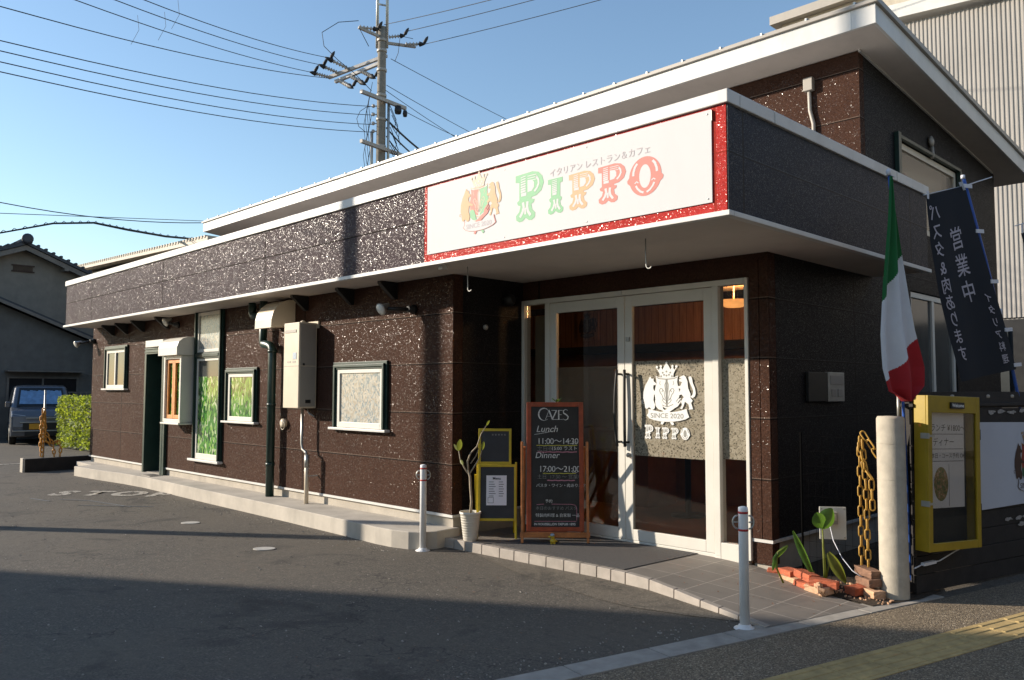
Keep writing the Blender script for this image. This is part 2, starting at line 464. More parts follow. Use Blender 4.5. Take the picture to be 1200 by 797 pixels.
def mat_aggregate():
    mt, nt, b, tc = nmat('exposed_aggregate')
    v = voro(nt, tc, 140, 'F1', 'Color')
    d = voro(nt, tc, 140, 'F1', 'Distance')
    bw = nt.nodes.new('ShaderNodeRGBToBW')
    nt.links.new(v, bw.inputs[0])
    c = ramp(nt, bw.outputs[0], [(0.15, (0.07, 0.055, 0.04)), (0.5, (0.20, 0.155, 0.10)), (0.78, (0.32, 0.25, 0.165)), (0.95, (0.62, 0.53, 0.40))])
    c = mixc(nt, ramp(nt, noise(nt, tc, 2.0, 5), [(0.4, (0, 0, 0)), (0.7, (0.4, 0.4, 0.4))]), c, (0.13, 0.10, 0.07))
    nt.links.new(c, b.inputs['Base Color'])
    b.inputs['Roughness'].default_value = 0.7
    bump(nt, b, d, 0.9, 0.008).invert = True
    return mt


def mat_tile(name, c0, size, off=(0, 0), grout=(0.30, 0.28, 0.25), ang=0):
    mt, nt, b, tc = nmat(name)
    mp = nt.nodes.new('ShaderNodeMapping')
    mp.inputs['Location'].default_value = (off[0], off[1], 0)
    mp.inputs['Rotation'].default_value = (0, 0, R(ang))
    nt.links.new(tc, mp.inputs['Vector'])
    br = nt.nodes.new('ShaderNodeTexBrick')
    br.offset = 0.0
    br.inputs['Scale'].default_value = 1.0
    br.inputs['Brick Width'].default_value = size
    br.inputs['Row Height'].default_value = size
    br.inputs['Mortar Size'].default_value = 0.0035
    br.inputs['Mortar Smooth'].default_value = 0.1
    br.inputs['Color1'].default_value = rgba(c0)
    br.inputs['Color2'].default_value = rgba(tuple(x * 0.86 for x in c0))
    br.inputs['Mortar'].default_value = rgba(grout)
    nt.links.new(mp.outputs[0], br.inputs['Vector'])
    n = noise(nt, tc, 9, 5, 0.6)
    c = mixc(nt, ramp(nt, n, [(0.45, (0, 0, 0)), (0.75, (0.35, 0.35, 0.35))]), br.outputs['Color'], tuple(x * 0.55 for x in c0))
    nt.links.new(c, b.inputs['Base Color'])
    b.inputs['Roughness'].default_value = 0.6
    h = mathn(nt, 'SUBTRACT', mathn(nt, 'MULTIPLY', noise(nt, tc, 150, 2), 0.15), br.outputs['Fac'])
    bump(nt, b, h, 0.5, 0.003)
    return mt


def mat_food():
    mt, nt, b, tc = nmat('food_photo_print')
    n = noise(nt, tc, 45, 5, 0.7)
    c = ramp(nt, n, [(0.32, (0.10, 0.05, 0.03)), (0.45, (0.16, 0.22, 0.06)), (0.55, (0.45, 0.22, 0.08)), (0.65, (0.55, 0.50, 0.40))])
    nt.links.new(c, b.inputs['Base Color'])
    return mt


MT['woodpanel'] = mat_wood_panel()
MT['glass'] = mat_glass('clear_glass', (0.88, 0.87, 0.85))
MT['glass_blur'] = mat_glass('reeded_glass', (0.75, 0.74, 0.72), 0.28)
MT['film'] = mat_film('mosaic_frost_film', (0.40, 0.36, 0.28), (0.60, 0.56, 0.47), (0.10, 0.085, 0.06), 78, 0.06)
MT['film_shade_tint'] = mat_film('thin_shade_toned_film', (0.30, 0.24, 0.17), (0.42, 0.36, 0.27), (0.07, 0.055, 0.04), 52, 0.6)  # left door film: browner copy, its shade put into the colour
MT['film_b'] = mat_cells('pale_mosaic_glass', 52, (1, 1, 0.8), [(0.25, (0.20, 0.25, 0.27)), (0.38, (0.36, 0.39, 0.38)), (0.5, (0.46, 0.44, 0.38)), (0.6, (0.50, 0.48, 0.43)), (0.72, (0.36, 0.33, 0.27))], 0.2)
MT['leafprint'] = mat_cells('leaf_window_print', 32, (1, 1, 0.5), [(0.2, (0.010, 0.05, 0.015)), (0.36, (0.035, 0.15, 0.025)), (0.5, (0.09, 0.27, 0.035)), (0.62, (0.20, 0.38, 0.06)), (0.72, (0.50, 0.55, 0.38)), (0.80, (0.06, 0.2, 0.03))])
MT['asphalt'] = mat_asphalt()
MT['asphalt_new'] = mat_asphalt(1.22, 'newer_asphalt')
MT['aggregate'] = mat_aggregate()
MT['tile'] = mat_tile('grey_floor_tile', (0.200, 0.178, 0.155), 0.30, (0.04, -0.11), (0.40, 0.36, 0.31), 0)
MT['edge_tile'] = M('pale_edge_tile', (0.34, 0.30, 0.26), 0.7, 0, 0.15, 9, dirt=0.3)
MT['tactile'] = M('tactile_yellow_paving', (0.46, 0.33, 0.14), 0.85, 0, 0.2, 12, 90, 0.4, 0.003, dirt=0.5)
MT['food'] = mat_food()


def add_translucent(key, fac, c):
    mt = MT[key]
    nt = mt.node_tree
    b = nt.nodes['Principled BSDF']
    tl = nt.nodes.new('ShaderNodeBsdfTranslucent')
    tl.inputs[0].default_value = rgba(c)
    mx = nt.nodes.new('ShaderNodeMixShader')
    mx.inputs[0].default_value = fac
    nt.links.new(b.outputs[0], mx.inputs[1])
    nt.links.new(tl.outputs[0], mx.inputs[2])
    nt.links.new(mx.outputs[0], nt.nodes['Material Output'].inputs['Surface'])


add_translucent('hedge', 0.45, (0.42, 0.50, 0.05))
add_translucent('leaf', 0.35, (0.20, 0.42, 0.04))
add_translucent('leaf_y', 0.35, (0.40, 0.46, 0.06))
MT['corr'] = M('corrugated_sheet', (0.33, 0.31, 0.285), 0.55, 0, 0.06, 0.7, dirt=0.25)


def mat_emit(name, c, s):
    mt, nt, b, tc = nmat(name)
    n = noise(nt, tc, 8, 3)
    cc = ramp(nt, n, [(0.3, tuple(x * 0.6 for x in c)), (0.7, c)])
    nt.links.new(cc, b.inputs['Emission Color'])
    b.inputs['Emission Strength'].default_value = s
    b.inputs['Base Color'].default_value = rgba(c)
    return mt


MT['lampglow'] = mat_emit('lit_alabaster', (1.0, 0.42, 0.12), 1.1)


# ------------------------------------------------------------------ helpers
X, Y, Z = Vector((1, 0, 0)), Vector((0, 1, 0)), Vector((0, 0, 1))


class MB:
    def __init__(s):
        s.bm = bmesh.new()
        s.mi = 0

    def face(s, vs):
        try:
            f = s.bm.faces.new(vs)
            f.material_index = s.mi
            return f
        except ValueError:
            return None

    def quad(s, *pts):
        return s.face([s.bm.verts.new(p) for p in pts])

    def hexa(s, p):
        v = [s.bm.verts.new(q) for q in p]
        for f in ((0, 3, 2, 1), (4, 5, 6, 7), (0, 1, 5, 4), (1, 2, 6, 5), (2, 3, 7, 6), (3, 0, 4, 7)):
            s.face([v[i] for i in f])
        return s

    def box(s, x0, x1, y0, y1, z0, z1):
        return s.hexa([(x0, y0, z0), (x1, y0, z0), (x1, y1, z0), (x0, y1, z0), (x0, y0, z1), (x1, y0, z1), (x1, y1, z1), (x0, y1, z1)])

    def obox(s, c, size, u=X, v=Y, w=Z):
        c = Vector(c)
        a, b, d = [k / 2 for k in size]
        P = []
        for sz in (-1, 1):
            for sx_, sy_ in ((-1, -1), (1, -1), (1, 1), (-1, 1)):
                P.append(c + u * a * sx_ + v * b * sy_ + w * d * sz)
        return s.hexa(P)

    def bar(s, a, b, w, h=None, up=Z):
        a, b = Vector(a), Vector(b)
        h = h or w
        d = (b - a).normalized()
        side = d.cross(up)
        if side.length < 1e-4:
            side = d.cross(X)
        side.normalize()
        u2 = side.cross(d).normalized()
        return s.obox((a + b) / 2, ((b - a).length, w, h), d, side, u2)

    def prism(s, poly, o, u, v, w, depth):
        """2-D outline (a,b) -> o+u*a+v*b, front face at o, thickness behind it"""
        o = Vector(o)
        fr = [s.bm.verts.new(o + u * a + v * b) for a, b in poly]
        bk = [s.bm.verts.new(o + u * a + v * b - w * depth) for a, b in poly]
        s.face(fr)
        s.face(bk[::-1])
        n = len(poly)
        for i in range(n):
            j = (i + 1) % n
            s.face([fr[i], bk[i], bk[j], fr[j]])
        return s

    def tube(s, pts, r, n=8, cap=True):
        pts = [Vector(p) for p in pts]
        rs = r if isinstance(r, (list, tuple)) else [r] * len(pts)
        rings = []
        prev = None
        for i, p in enumerate(pts):
            d = (pts[min(i + 1, len(pts) - 1)] - pts[max(i - 1, 0)])
            if d.length < 1e-9:
                d = Vector((0, 0, 1))
            d.normalize()
            if prev is None:
                a = d.cross(Z)
                if a.length < 1e-3:
                    a = d.cross(X)
            else:
                a = prev - d * prev.dot(d)
            a.normalize()
            prev = a
            b = d.cross(a)
            rings.append([s.bm.verts.new(p + (a * math.cos(t) + b * math.sin(t)) * rs[i]) for t in [2 * math.pi * k / n for k in range(n)]])
        for i in range(len(rings) - 1):
            for k in range(n):
                f = s.face([rings[i][k], rings[i][(k + 1) % n], rings[i + 1][(k + 1) % n], rings[i + 1][k]])
                if f:
                    f.smooth = True
        if cap:
            s.face(rings[0][::-1])
            s.face(rings[-1])
        return s

    def loop(s, pts, r, n=6):
        """closed tube"""
        pts = [Vector(p) for p in pts]
        N = len(pts)
        c = sum(pts, Vector()) / N
        nrm = (pts[0] - c).cross(pts[N // 4] - c).normalized()
        rings = []
        for i, p in enumerate(pts):
            d = (pts[(i + 1) % N] - pts[i - 1]).normalized()
            b = d.cross(nrm)
            rings.append([s.bm.verts.new(p + (nrm * math.cos(t) + b * math.sin(t)) * r) for t in [2 * math.pi * k / n for k in range(n)]])
        for i in range(N):
            for k in range(n):
                f = s.face([rings[i][k], rings[i][(k + 1) % n], rings[(i + 1) % N][(k + 1) % n], rings[(i + 1) % N][k]])
                if f:
                    f.smooth = True
        return s

    def lathe(s, prof, c=(0, 0, 0), n=24, axis=Z, cap=True):
        c = Vector(c)
        a = axis.cross(X if abs(axis.x) < 0.9 else Y).normalized()
        b = axis.cross(a)
        rings = [[s.bm.verts.new(c + axis * h + (a * math.cos(t) + b * math.sin(t)) * max(r, 1e-4)) for t in [2 * math.pi * k / n for k in range(n)]] for r, h in prof]
        for i in range(len(rings) - 1):
            for k in range(n):
                f = s.face([rings[i][k], rings[i][(k + 1) % n], rings[i + 1][(k + 1) % n], rings[i + 1][k]])
                if f:
                    f.smooth = True
        if cap:
            s.face(rings[0][::-1])
            s.face(rings[-1])
        return s

    def wall(s, u0, u1, z0, z1, holes, o, u, w, t):
        """wall sheet with thickness t behind the plane and rectangular holes (u0,u1,z0,z1)"""
        us = sorted({q for q in {u0, u1} | {h[0] for h in holes} | {h[1] for h in holes} if u0 <= q <= u1})
        zs = sorted({q for q in {z0, z1} | {h[2] for h in holes} | {h[3] for h in holes} if z0 <= q <= z1})
        o = Vector(o)
        F, B = {}, {}

        def V(i, j, d, D):
            if (i, j) not in D:
                D[(i, j)] = s.bm.verts.new(o + u * us[i] + Z * zs[j] - w * d)
            return D[(i, j)]

        def solid(i, j):
            if i < 0 or j < 0 or i >= len(us) - 1 or j >= len(zs) - 1:
                return False
            cu_, cz_ = (us[i] + us[i + 1]) / 2, (zs[j] + zs[j + 1]) / 2
            return not any(h[0] < cu_ < h[1] and h[2] < cz_ < h[3] for h in holes)
        for i in range(len(us) - 1):
            for j in range(len(zs) - 1):
                if not solid(i, j):
                    continue
                q = [(i, j), (i + 1, j), (i + 1, j + 1), (i, j + 1)]
                s.face([V(a, b, 0, F) for a, b in q])
                s.face([V(a, b, t, B) for a, b in q][::-1])
                for (a, b), nb in ((((i, j), (i, j + 1)), (i - 1, j)), (((i + 1, j + 1), (i + 1, j)), (i + 1, j)), (((i + 1, j), (i, j)), (i, j - 1)), (((i, j + 1), (i + 1, j + 1)), (i, j + 1))):
                    if not solid(*nb):
                        s.face([V(*a, 0, F), V(*b, 0, F), V(*b, t, B), V(*a, t, B)])
        return s

    def build(s, name, mat, parent=None, bevel=0.0, smooth=False, loc=None):
        bmesh.ops.recalc_face_normals(s.bm, faces=s.bm.faces[:])
        me = bpy.data.meshes.new(name)
        s.bm.to_mesh(me)
        s.bm.free()
        for mm in (mat if isinstance(mat, (list, tuple)) else [mat]):
            me.materials.append(MT[mm])
        if smooth:
            for p in me.polygons:
                p.use_smooth = True
        o = bpy.data.objects.new(name, me)
        col.objects.link(o)
        if parent:
            o.parent = parent
        if loc is not None:
            o.location = loc
        if bevel:
            bv = o.modifiers.new('bevel', 'BEVEL')
            bv.width = bevel
            bv.segments = 2
            bv.limit_method = 'ANGLE'
        return o


def tag(o, label, cat, group=None):
    o['label'] = label
    o['category'] = cat
    if group:
        o['group'] = group
    return o


def thing(name, label, cat, loc=(0, 0, 0), rotz=0.0, group=None):
    o = bpy.data.objects.new(name, None)
    o.empty_display_size = 0.2
    col.objects.link(o)
    o.location = loc
    o.rotation_euler = (0, 0, rotz)
    return tag(o, label, cat, group)


def struct(name, mb, mat, **k):
    o = mb.build(name, mat, **k)
    o['kind'] = 'structure'
    return o


def copy_tree(o, parent=None):
    c = o.copy()
    col.objects.link(c)
    if parent:
        c.parent = parent
    for ch in list(o.children):
        copy_tree(ch, c)
    return c


def txt(s, o, u, v, w, size, mat, name, parent, align='CENTER', shear=0.0, ext=0.0006, bold=0.0, space=1.0):
    """text as a mesh: (x,y) -> o+u*x+v*y"""
    cu_ = bpy.data.curves.new('t', 'FONT')
    cu_.body = s
    cu_.size = size
    cu_.align_x = align
    cu_.align_y = 'CENTER'
    cu_.shear = shear
    cu_.offset = bold
    cu_.space_character = space
    cu_.resolution_u = 3
    t = bpy.data.objects.new('t', cu_)
    col.objects.link(t)
    dg = bpy.context.evaluated_depsgraph_get()
    me = bpy.data.meshes.new_from_object(t.evaluated_get(dg))
    bpy.data.objects.remove(t)
    bpy.data.curves.remove(cu_)
    o = Vector(o)
    for vt in me.vertices:
        vt.co = o + u * vt.co.x + v * vt.co.y + w * ext
    me.materials.clear()
    me.materials.append(MT[mat])
    ob = bpy.data.objects.new(name, me)
    col.objects.link(ob)
    if parent:
        ob.parent = parent
    return ob


def arc(cx, cy, rx, ry, a0, a1, n):
    return [(cx + rx * math.cos(R(a0 + (a1 - a0) * i / n)), cy + ry * math.sin(R(a0 + (a1 - a0) * i / n))) for i in range(n + 1)]


def stroke(mb, pts, wd, o, u, v, w, depth=0.0008):
    """flat ribbon along 2-D points"""
    P = [Vector((a, b)) for a, b in pts]
    L, Rr = [], []
    for i, p in enumerate(P):
        d = P[min(i + 1, len(P) - 1)] - P[max(i - 1, 0)]
        d.normalize()
        nrm = Vector((-d.y, d.x))
        k = wd[i] if isinstance(wd, (list, tuple)) else wd
        L.append(p + nrm * k / 2)
        Rr.append(p - nrm * k / 2)
    for i in range(len(P) - 1):
        q = [L[i], Rr[i], Rr[i + 1], L[i + 1]]
        mb.quad(*[Vector(o) + u * a.x + v * a.y for a in q])


# ------------------------------------------------------------------ ground
RD = R(13.5)                                   # the street runs 13.5 degrees off the building
rr = Vector((math.sin(RD), math.cos(RD), 0))    # along the street
rn = Vector((math.cos(RD), -math.sin(RD), 0))   # towards the street


def st(s, n, z=0.0):                            # street coordinates -> world, origin at fence start
    return Vector((0.52, 1.55, 0)) + rr * s + rn * n + Z * z


mb = MB()
mb.quad((-220, -220, 0), (220, -220, 0), (220, 220, 0), (-220, 220, 0))
struct('parking_lot', mb, 'asphalt')

mb = MB()   # public pavement of exposed aggregate, street side of the kerb
mb.hexa([st(-30, 0.12, -0.05), st(-30, 2.6, -0.05), st(40, 2.6, -0.05), st(40, 0.12, -0.05), st(-30, 0.12, 0.004), st(-30, 2.6, 0.004), st(40, 2.6, 0.004), st(40, 0.12, 0.004)])
struct('pavement', mb, 'aggregate')

mb = MB()   # flush kerb stones
s0 = -30.0
while s0 < 0.25:
    e = min(s0 + 0.6, 0.25)
    a = [st(s0 + 0.004, -0.075), st(s0 + 0.004, 0.112), st(e - 0.004, 0.112), st(e - 0.004, -0.075)]
    mb.hexa([p - Z * 0.05 for p in a] + [p + Z * 0.009 for p in a])
    s0 += 0.6
struct('kerb', mb, 'kerb', bevel=0.003)

mb = MB()   # tactile guiding strip: 300 mm tiles with four bars
s0 = -12.0
while s0 < 14:
    a = [st(s0 + 0.003, 0.63), st(s0 + 0.003, 0.927), st(s0 + 0.297, 0.927), st(s0 + 0.297, 0.63)]
    mb.hexa([p - Z * 0.02 for p in a] + [p + Z * 0.008 for p in a])
    for k in range(4):
        n0 = 0.63 + 0.022 + k * 0.073
        a = [st(s0 + 0.012, n0), st(s0 + 0.012, n0 + 0.03), st(s0 + 0.286, n0 + 0.03), st(s0 + 0.286, n0)]
        b = [st(s0 + 0.018, n0 + 0.005), st(s0 + 0.018, n0 + 0.025), st(s0 + 0.280, n0 + 0.025), st(s0 + 0.280, n0 + 0.005)]
        mb.hexa([p + Z * 0.0075 for p in a] + [p + Z * 0.0125 for p in b])
    s0 += 0.3
struct('tactile_paving', mb, 'tactile')

# concrete apron along the long wall
outer = [(-12.95, 0.0), (-12.0, 0.06), (-11.0, 0.16), (-10.2, 0.19), (-9.4, 0.17), (-8, 0.13), (-6, 0.10), (-4.6, 0.06), (-3.95, 0.03), (-3.7, 0.04), (-3.5, 0.09), (-3.38, 0.18), (-3.33, 0.30), (-3.345, 0.416)]
inner = [(-3.345, 0.60), (-14.0, 0.60), (-14.0, 0.35), (-13.0, 0.30)]
mb = MB()
poly = outer + inner
mb.prism(poly, (0, 0, 0.165), X, Y, Z, 0.25)
struct('concrete_apron', mb, 'apron', bevel=0.008)

# entrance platform and ramp: a tiled slab falling to the kerb


def ramp_z(x, y):
    t = (x + 1.05) / 1.25
    return 0.085 - 0.075 * max(0.0, min(1.0, t))


edge = [(-3.37, 0.41), (-3.06, 0.41), (-2.6, 0.42), (-2.24, 0.43), (-1.85, 0.445), (-1.5, 0.45), (-1.2, 0.435), (-0.95, 0.40), (-0.68, 0.33), (-0.41, 0.25), (-0.06, 0.157), (0.17, 0.10)]
back = [(0.41, 1.08), (0.12, 1.17), (-0.18, 1.33), (-0.527, 1.50), (-1.0, 1.52), (-3.37, 1.52)]
mb = MB()
grid = []
top = [mb.bm.verts.new((x, y + 0.06 if i < len(edge) - 1 else y, ramp_z(x, y))) for i, (x, y) in enumerate(edge)]
bk = [mb.bm.verts.new((x, y, ramp_z(x, y))) for x, y in back]
bk = bk[::-1]          # left -> right
# zip faces: sample back line at same x
bl = [(-3.37, 1.52), (-3.06, 1.52), (-2.6, 1.52), (-2.24, 1.52), (-1.85, 1.52), (-1.5, 1.52), (-1.2, 1.52), (-0.95, 1.52), (-0.68, 1.51), (-0.35, 1.41), (0.12, 1.17), (0.41, 1.08)]
for v_ in bk:
    mb.bm.verts.remove(v_)
bv_ = [mb.bm.verts.new((x, y, ramp_z(x, y))) for x, y in bl]
for i in range(len(top) - 1):
    mb.face([top[i], top[i + 1], bv_[i + 1], bv_[i]])
struct('entrance_ramp', mb, 'tile')
mb = MB()   # pale bullnose tiles round the front of the platform
acc = 0
for i in range(len(edge) - 1):
    (xa, ya), (xb, yb) = edge[i], edge[i + 1]
    n_ = max(1, round(math.hypot(xb - xa, yb - ya) / 0.2))
    for k in range(n_):
        t0, t1 = k / n_, (k + 1) / n_
        g = 0.004 / math.hypot(xb - xa, yb - ya)
        t0 += g
        t1 -= g
        p0 = (xa + (xb - xa) * t0, ya + (yb - ya) * t0)
        p1 = (xa + (xb - xa) * t1, ya + (yb - ya) * t1)
        z0, z1 = ramp_z(*p0) + 0.003, ramp_z(*p1) + 0.003
        mb.hexa([(p0[0], p0[1], -0.03), (p1[0], p1[1], -0.03), (p1[0], p1[1] + 0.062, -0.03), (p0[0], p0[1] + 0.062, -0.03),
                 (p0[0], p0[1] + 0.004, z0), (p1[0], p1[1] + 0.004, z1), (p1[0], p1[1] + 0.062, z1), (p0[0], p0[1] + 0.062, z0)])
struct('platform_edge', mb, 'edge_tile', bevel=0.004)

mb = MB()   # bare soil between the ramp and the fence
sp = [(-0.527, 1.53), (-0.15, 1.35), (0.12, 1.2), (0.43, 1.1), (0.60, 1.56), (0.62, 1.9), (-0.527, 4.5)]
v_ = [mb.bm.verts.new((x, y, 0.014)) for x, y in sp]
mb.face(v_)
struct('soil_bed', mb, 'soil')

mb = MB()   # small stones and crumbs lying on the soil
for i in range(160):
    x = random.uniform(-0.1, 0.5)
    y = 1.25 + random.uniform(0, 0.4) - 0.15 * x
    r_ = random.uniform(0.004, 0.014)
    mb.obox((x, y, 0.014 + r_ * 0.4), (r_ * 1.6, r_, r_), *[Vector(k) for k in Matrix.Rotation(random.uniform(0, 6), 3, Vector((random.random(), random.random(), 1)).normalized())])
g_ = mb.build('gravel', 'brick_p')
g_['kind'] = 'stuff'

tag(MB().prism([(-2.80, 0.515), (-1.27, 0.515), (-1.22, 1.50), (-2.80, 1.50)], (0, 0, 0.092), X, Y, Z, 0.006).build('doormat', 'mat', bevel=0.002),
    'large dark grey coarse doormat lying on the tiled platform before the glass doors', 'doormat')

mb = MB()   # strip of newer paving along the platform edge
pe = [(-3.36, 0.43), (-3.06, 0.415), (-2.24, 0.43), (-1.5, 0.45), (-0.95, 0.40), (-0.41, 0.25), (0.0, 0.14), (-0.32, 0.02), (-0.75, -0.09), (-1.05, -0.08), (-1.5, 0.0), (-2.0, 0.10), (-2.5, 0.25), (-2.85, 0.37), (-3.2, 0.38)]
mb.face([mb.bm.verts.new((x, y, 0.004)) for x, y in pe])
struct('asphalt_patch', mb, 'asphalt_new')

# painted lettering worn into the asphalt
rm = thing('road_marking', 'worn white STOP lettering painted on the asphalt near the far end of the concrete apron', 'road marking', (-9.75, -0.42, 0))
for ch, x, y in (('S', -0.58, -0.50), ('T', -0.25, -0.17), ('O', 0.12, 0.16), ('P', 0.52, 0.46)):
    txt(ch, (x, y, 0.005), Vector((0.50, 0.44, 0)), Vector((-1.0, 1.0, 0)) * 0.55, Z, 0.90, 'road_paint', 'painted_letter', rm, bold=0.045, ext=0)
mb = MB()
for (a, b) in (((0.1, -0.75), (0.5, -0.5)), ((0.5, -0.5), (1.5, -0.32)), ((0.9, -0.75), (1.7, -0.1)), ((-0.3, -1.0), (0.2, -0.9))):
    mb.bar((a[0], a[1], 0.004), (b[0], b[1], 0.004), 0.03, 0.002)
mb.build('chalk_line', 'faint_paint', rm)
mb = MB()
mb.bar((-16.5, -1.6, 0.005), (-15.9, 1.2, 0.005), 0.12, 0.004)
tag(mb.build('parking_line', 'road_paint'), 'faded white parking line on the asphalt in front of the low black wall', 'road marking')
for lab, p in (('oval pale drain cover set in the sunlit asphalt nearer the apron', (-6.45, -0.73)), ('oval pale drain cover set in the asphalt nearer the big shadow', (-4.46, -0.88))):
    mb = MB()
    mb.prism([(0.105 * math.cos(t) * 1.0, 0.075 * math.sin(t)) for t in [2 * math.pi * k / 24 for k in range(24)]], (0, 0, 0.007), (X + Y).normalized(), (Y - X).normalized(), Z, 0.006)
    o = mb.build('drain_cover', 'drain', loc=(p[0], p[1], 0))
    tag(o, lab, 'drain cover', 'drain covers in the car park')
mb = MB()
mb.obox((0, 0, 0), (0.34, 0.2, 0.008))
for k in range(6):
    mb.obox((-0.13 + k * 0.052, 0, 0.005), (0.02, 0.16, 0.004))
tag(mb.build('drain_grate', 'cream_dark', loc=(-10.4, 0.36, 0.170)), 'small grey grate let into the apron before the recessed side door', 'drain cover')

# ------------------------------------------------------------------ restaurant
B = thing('restaurant_building', 'single storey brown restaurant with white capped fascia and taller rear volume', 'building')
WA, WD, XW, XC = 0.532, 1.512, -3.377, -0.527     # long wall plane, door wall plane, corner of long wall, right wall plane
XL = -13.85
# walls
MB().wall(XL, XW, 0.285, 2.70, [(-11.16, -10.37, 0.0, 2.10)], (0, WA, 0), X, -Y, 0.12).build('long_wall', 'siding', B)
MB().box(XW - 0.12, XW, WA + 0.123, WD + 0.1, 0.285, 2.70).build('recess_wall', 'siding_shade_tint', B)
mb = MB()
mb.wall(XW, XC, 0.085, 2.70, [(-3.374, -0.70, 0.0, 2.462)], (0, WD, 0), X, -Y, 0.12)
mb.build('door_wall', 'siding', B)
mb = MB()
mb.wall(WD + 0.125, 8.0, 0.285, 3.0, [(4.72, 6.22, 1.15, 2.62)], (XC, 0, 0), Y, X, 0.12)
mb.wall(3.583, 8.0, 3.0, 4.40, [(4.44, 6.40, 3.30, 4.26)], (XC, 0, 0), Y, X, 0.12)
mb.hexa([(XC - 0.12, 3.583, 4.4), (XC, 3.583, 4.4), (XC, 8.0, 4.4), (XC - 0.12, 8.0, 4.4), (XC - 0.12, 3.583, 4.945), (XC, 3.583, 4.945), (XC, 8.0, 4.525), (XC - 0.12, 8.0, 4.525)])
mb.build('side_wall', 'siding_shade_tint', B)
MB().box(-14.4, XC, 3.468, 3.58, 3.3, 4.955).build('upper_wall', 'siding', B)
MB().box(-14.4, XC - 0.003, 7.88, 8.0, 0.0, 4.55).build('rear_wall', 'siding', B)
MB().box(XL, XL + 0.12, WA + 0.123, 7.87, 0, 3.3).build('end_wall', 'siding_shade_tint', B)
# plinth and its white drip edge
mb = MB()
mb.box(XL + 0.02, -11.163, WA + 0.025, WA + 0.12, 0.05, 0.262)
mb.box(-10.367, XW - 0.02, WA + 0.025, WA + 0.12, 0.05, 0.262)
mb.box(XW - 0.115, XW - 0.02, WA + 0.123, WD, 0.0, 0.262)
mb.box(-0.697, XC - 0.02, WD + 0.02, WD + 0.12, 0.0, 0.262)
mb.box(XC - 0.115, XC - 0.02, WD + 0.123, 7.9, 0.0, 0.262)
mb.build('plinth', 'plinth', B)
mb = MB()
mb.box(XL - 0.01, -11.163, WA - 0.012, WA + 0.02, 0.262, 0.288)
mb.box(-10.367, XW + 0.012, WA - 0.012, WA + 0.02, 0.262, 0.288)
mb.box(XW - 0.02, XW + 0.012, WA + 0.023, WD, 0.262, 0.288)
mb.box(-0.697, XC + 0.012, WD - 0.012, WD + 0.018, 0.262, 0.288)
mb.box(XC - 0.02, XC + 0.012, WD + 0.022, 7.9, 0.262, 0.288)
mb.build('drip_edge', 'cap', B)
# pilaster right of the doors (siding colour, one corner strip)
mb = MB()
mb.box(-0.694, -0.607, WD - 0.018, WD - 0.002, 0.292, 2.60)
mb.box(-0.600, XC + 0.008, WD - 0.018, WD - 0.002, 0.292, 2.60)
mb.box(XC + 0.002, XC + 0.010, WD - 0.0, WD + 0.09, 0.292, 2.60)
mb.build('corner_strip', 'siding', B)
mb = MB()
mb.box(XW - 0.085, XW + 0.006, WA - 0.014, WA - 0.002, 0.292, 2.60)
mb.box(XW + 0.001, XW + 0.006, WA + 0.0, WA + 0.09, 0.292, 2.60)
mb.build('corner_strip', 'siding', B)

# fascia band
mb = MB()
mb.box(-13.70, -3.185, 0.0, 0.06, 2.69, 3.405)
mb.build('front_fascia', 'fascia', B)
MB().box(-3.180, -0.004, 0.0, 0.06, 2.69, 3.405).build('sign_surround', 'red_siding', B)
MB().box(-0.06, 0.0, 0.063, 3.70, 2.69, 3.405).build('side_fascia', 'fascia_shade_tint', B)
MB().box(-13.70, -13.64, 0.063, 3.4, 2.69, 3.405).build('end_fascia', 'fascia_shade_tint', B)
mb = MB()  # corner strip on the side face
mb.box(0.001, 0.006, 0.004, 0.10, 2.692, 3.402)
mb.build('corner_strip', 'fascia_shade_tint', B)
mb = MB()   # white coping
mb.box(-13.73, 0.022, -0.022, 0.14, 3.408, 3.50)
mb.box(-0.14, 0.022, 0.143, 3.72, 3.408, 3.50)
mb.box(-13.73, -13.58, 0.143, 3.4, 3.408, 3.50)
mb.build('coping', 'cap', B, bevel=0.006)
mb = MB()
for x in (-0.9, -3.9, -6.9, -9.9, -12.9):
    mb.box(x, x + 0.006, -0.024, -0.021, 3.41, 3.498)
for y in (0.62, 2.9):
    mb.box(0.0215, 0.0245, y, y + 0.006, 3.41, 3.498)
mb.build('coping_joint', 'steel', B)
mb = MB()   # white lower drip edge
mb.box(-13.75, 0.03, -0.03, 0.03, 2.650, 2.686)
mb.box(-0.03, 0.03, 0.033, 3.71, 2.650, 2.686)
mb.build('drip_edge', 'cap', B, bevel=0.004)
MB().box(-13.7, -0.033, 0.033, 3.69, 2.660, 2.70).build('soffit', 'soffit', B)
MB().box(-13.6, -0.1, 0.2, 3.45, 3.28, 3.34).build('flat_roof', 'cap', B)
# red line between fascia and trim under the sign
# triangular black brackets under the soffit
for x in (-12.75, -12.1, -11.35, -10.35, -6.14, -5.15, -4.33):
    mb = MB()
    o_ = Vector((x + 0.03, WA - 0.002, 2.658))
    mb.prism([(0, 0), (0.22, 0), (0.22, -0.025), (0.035, -0.18), (0, -0.18)], o_, -Y, Z, X, 0.06)
    mb.build('soffit_bracket', 'black', B)
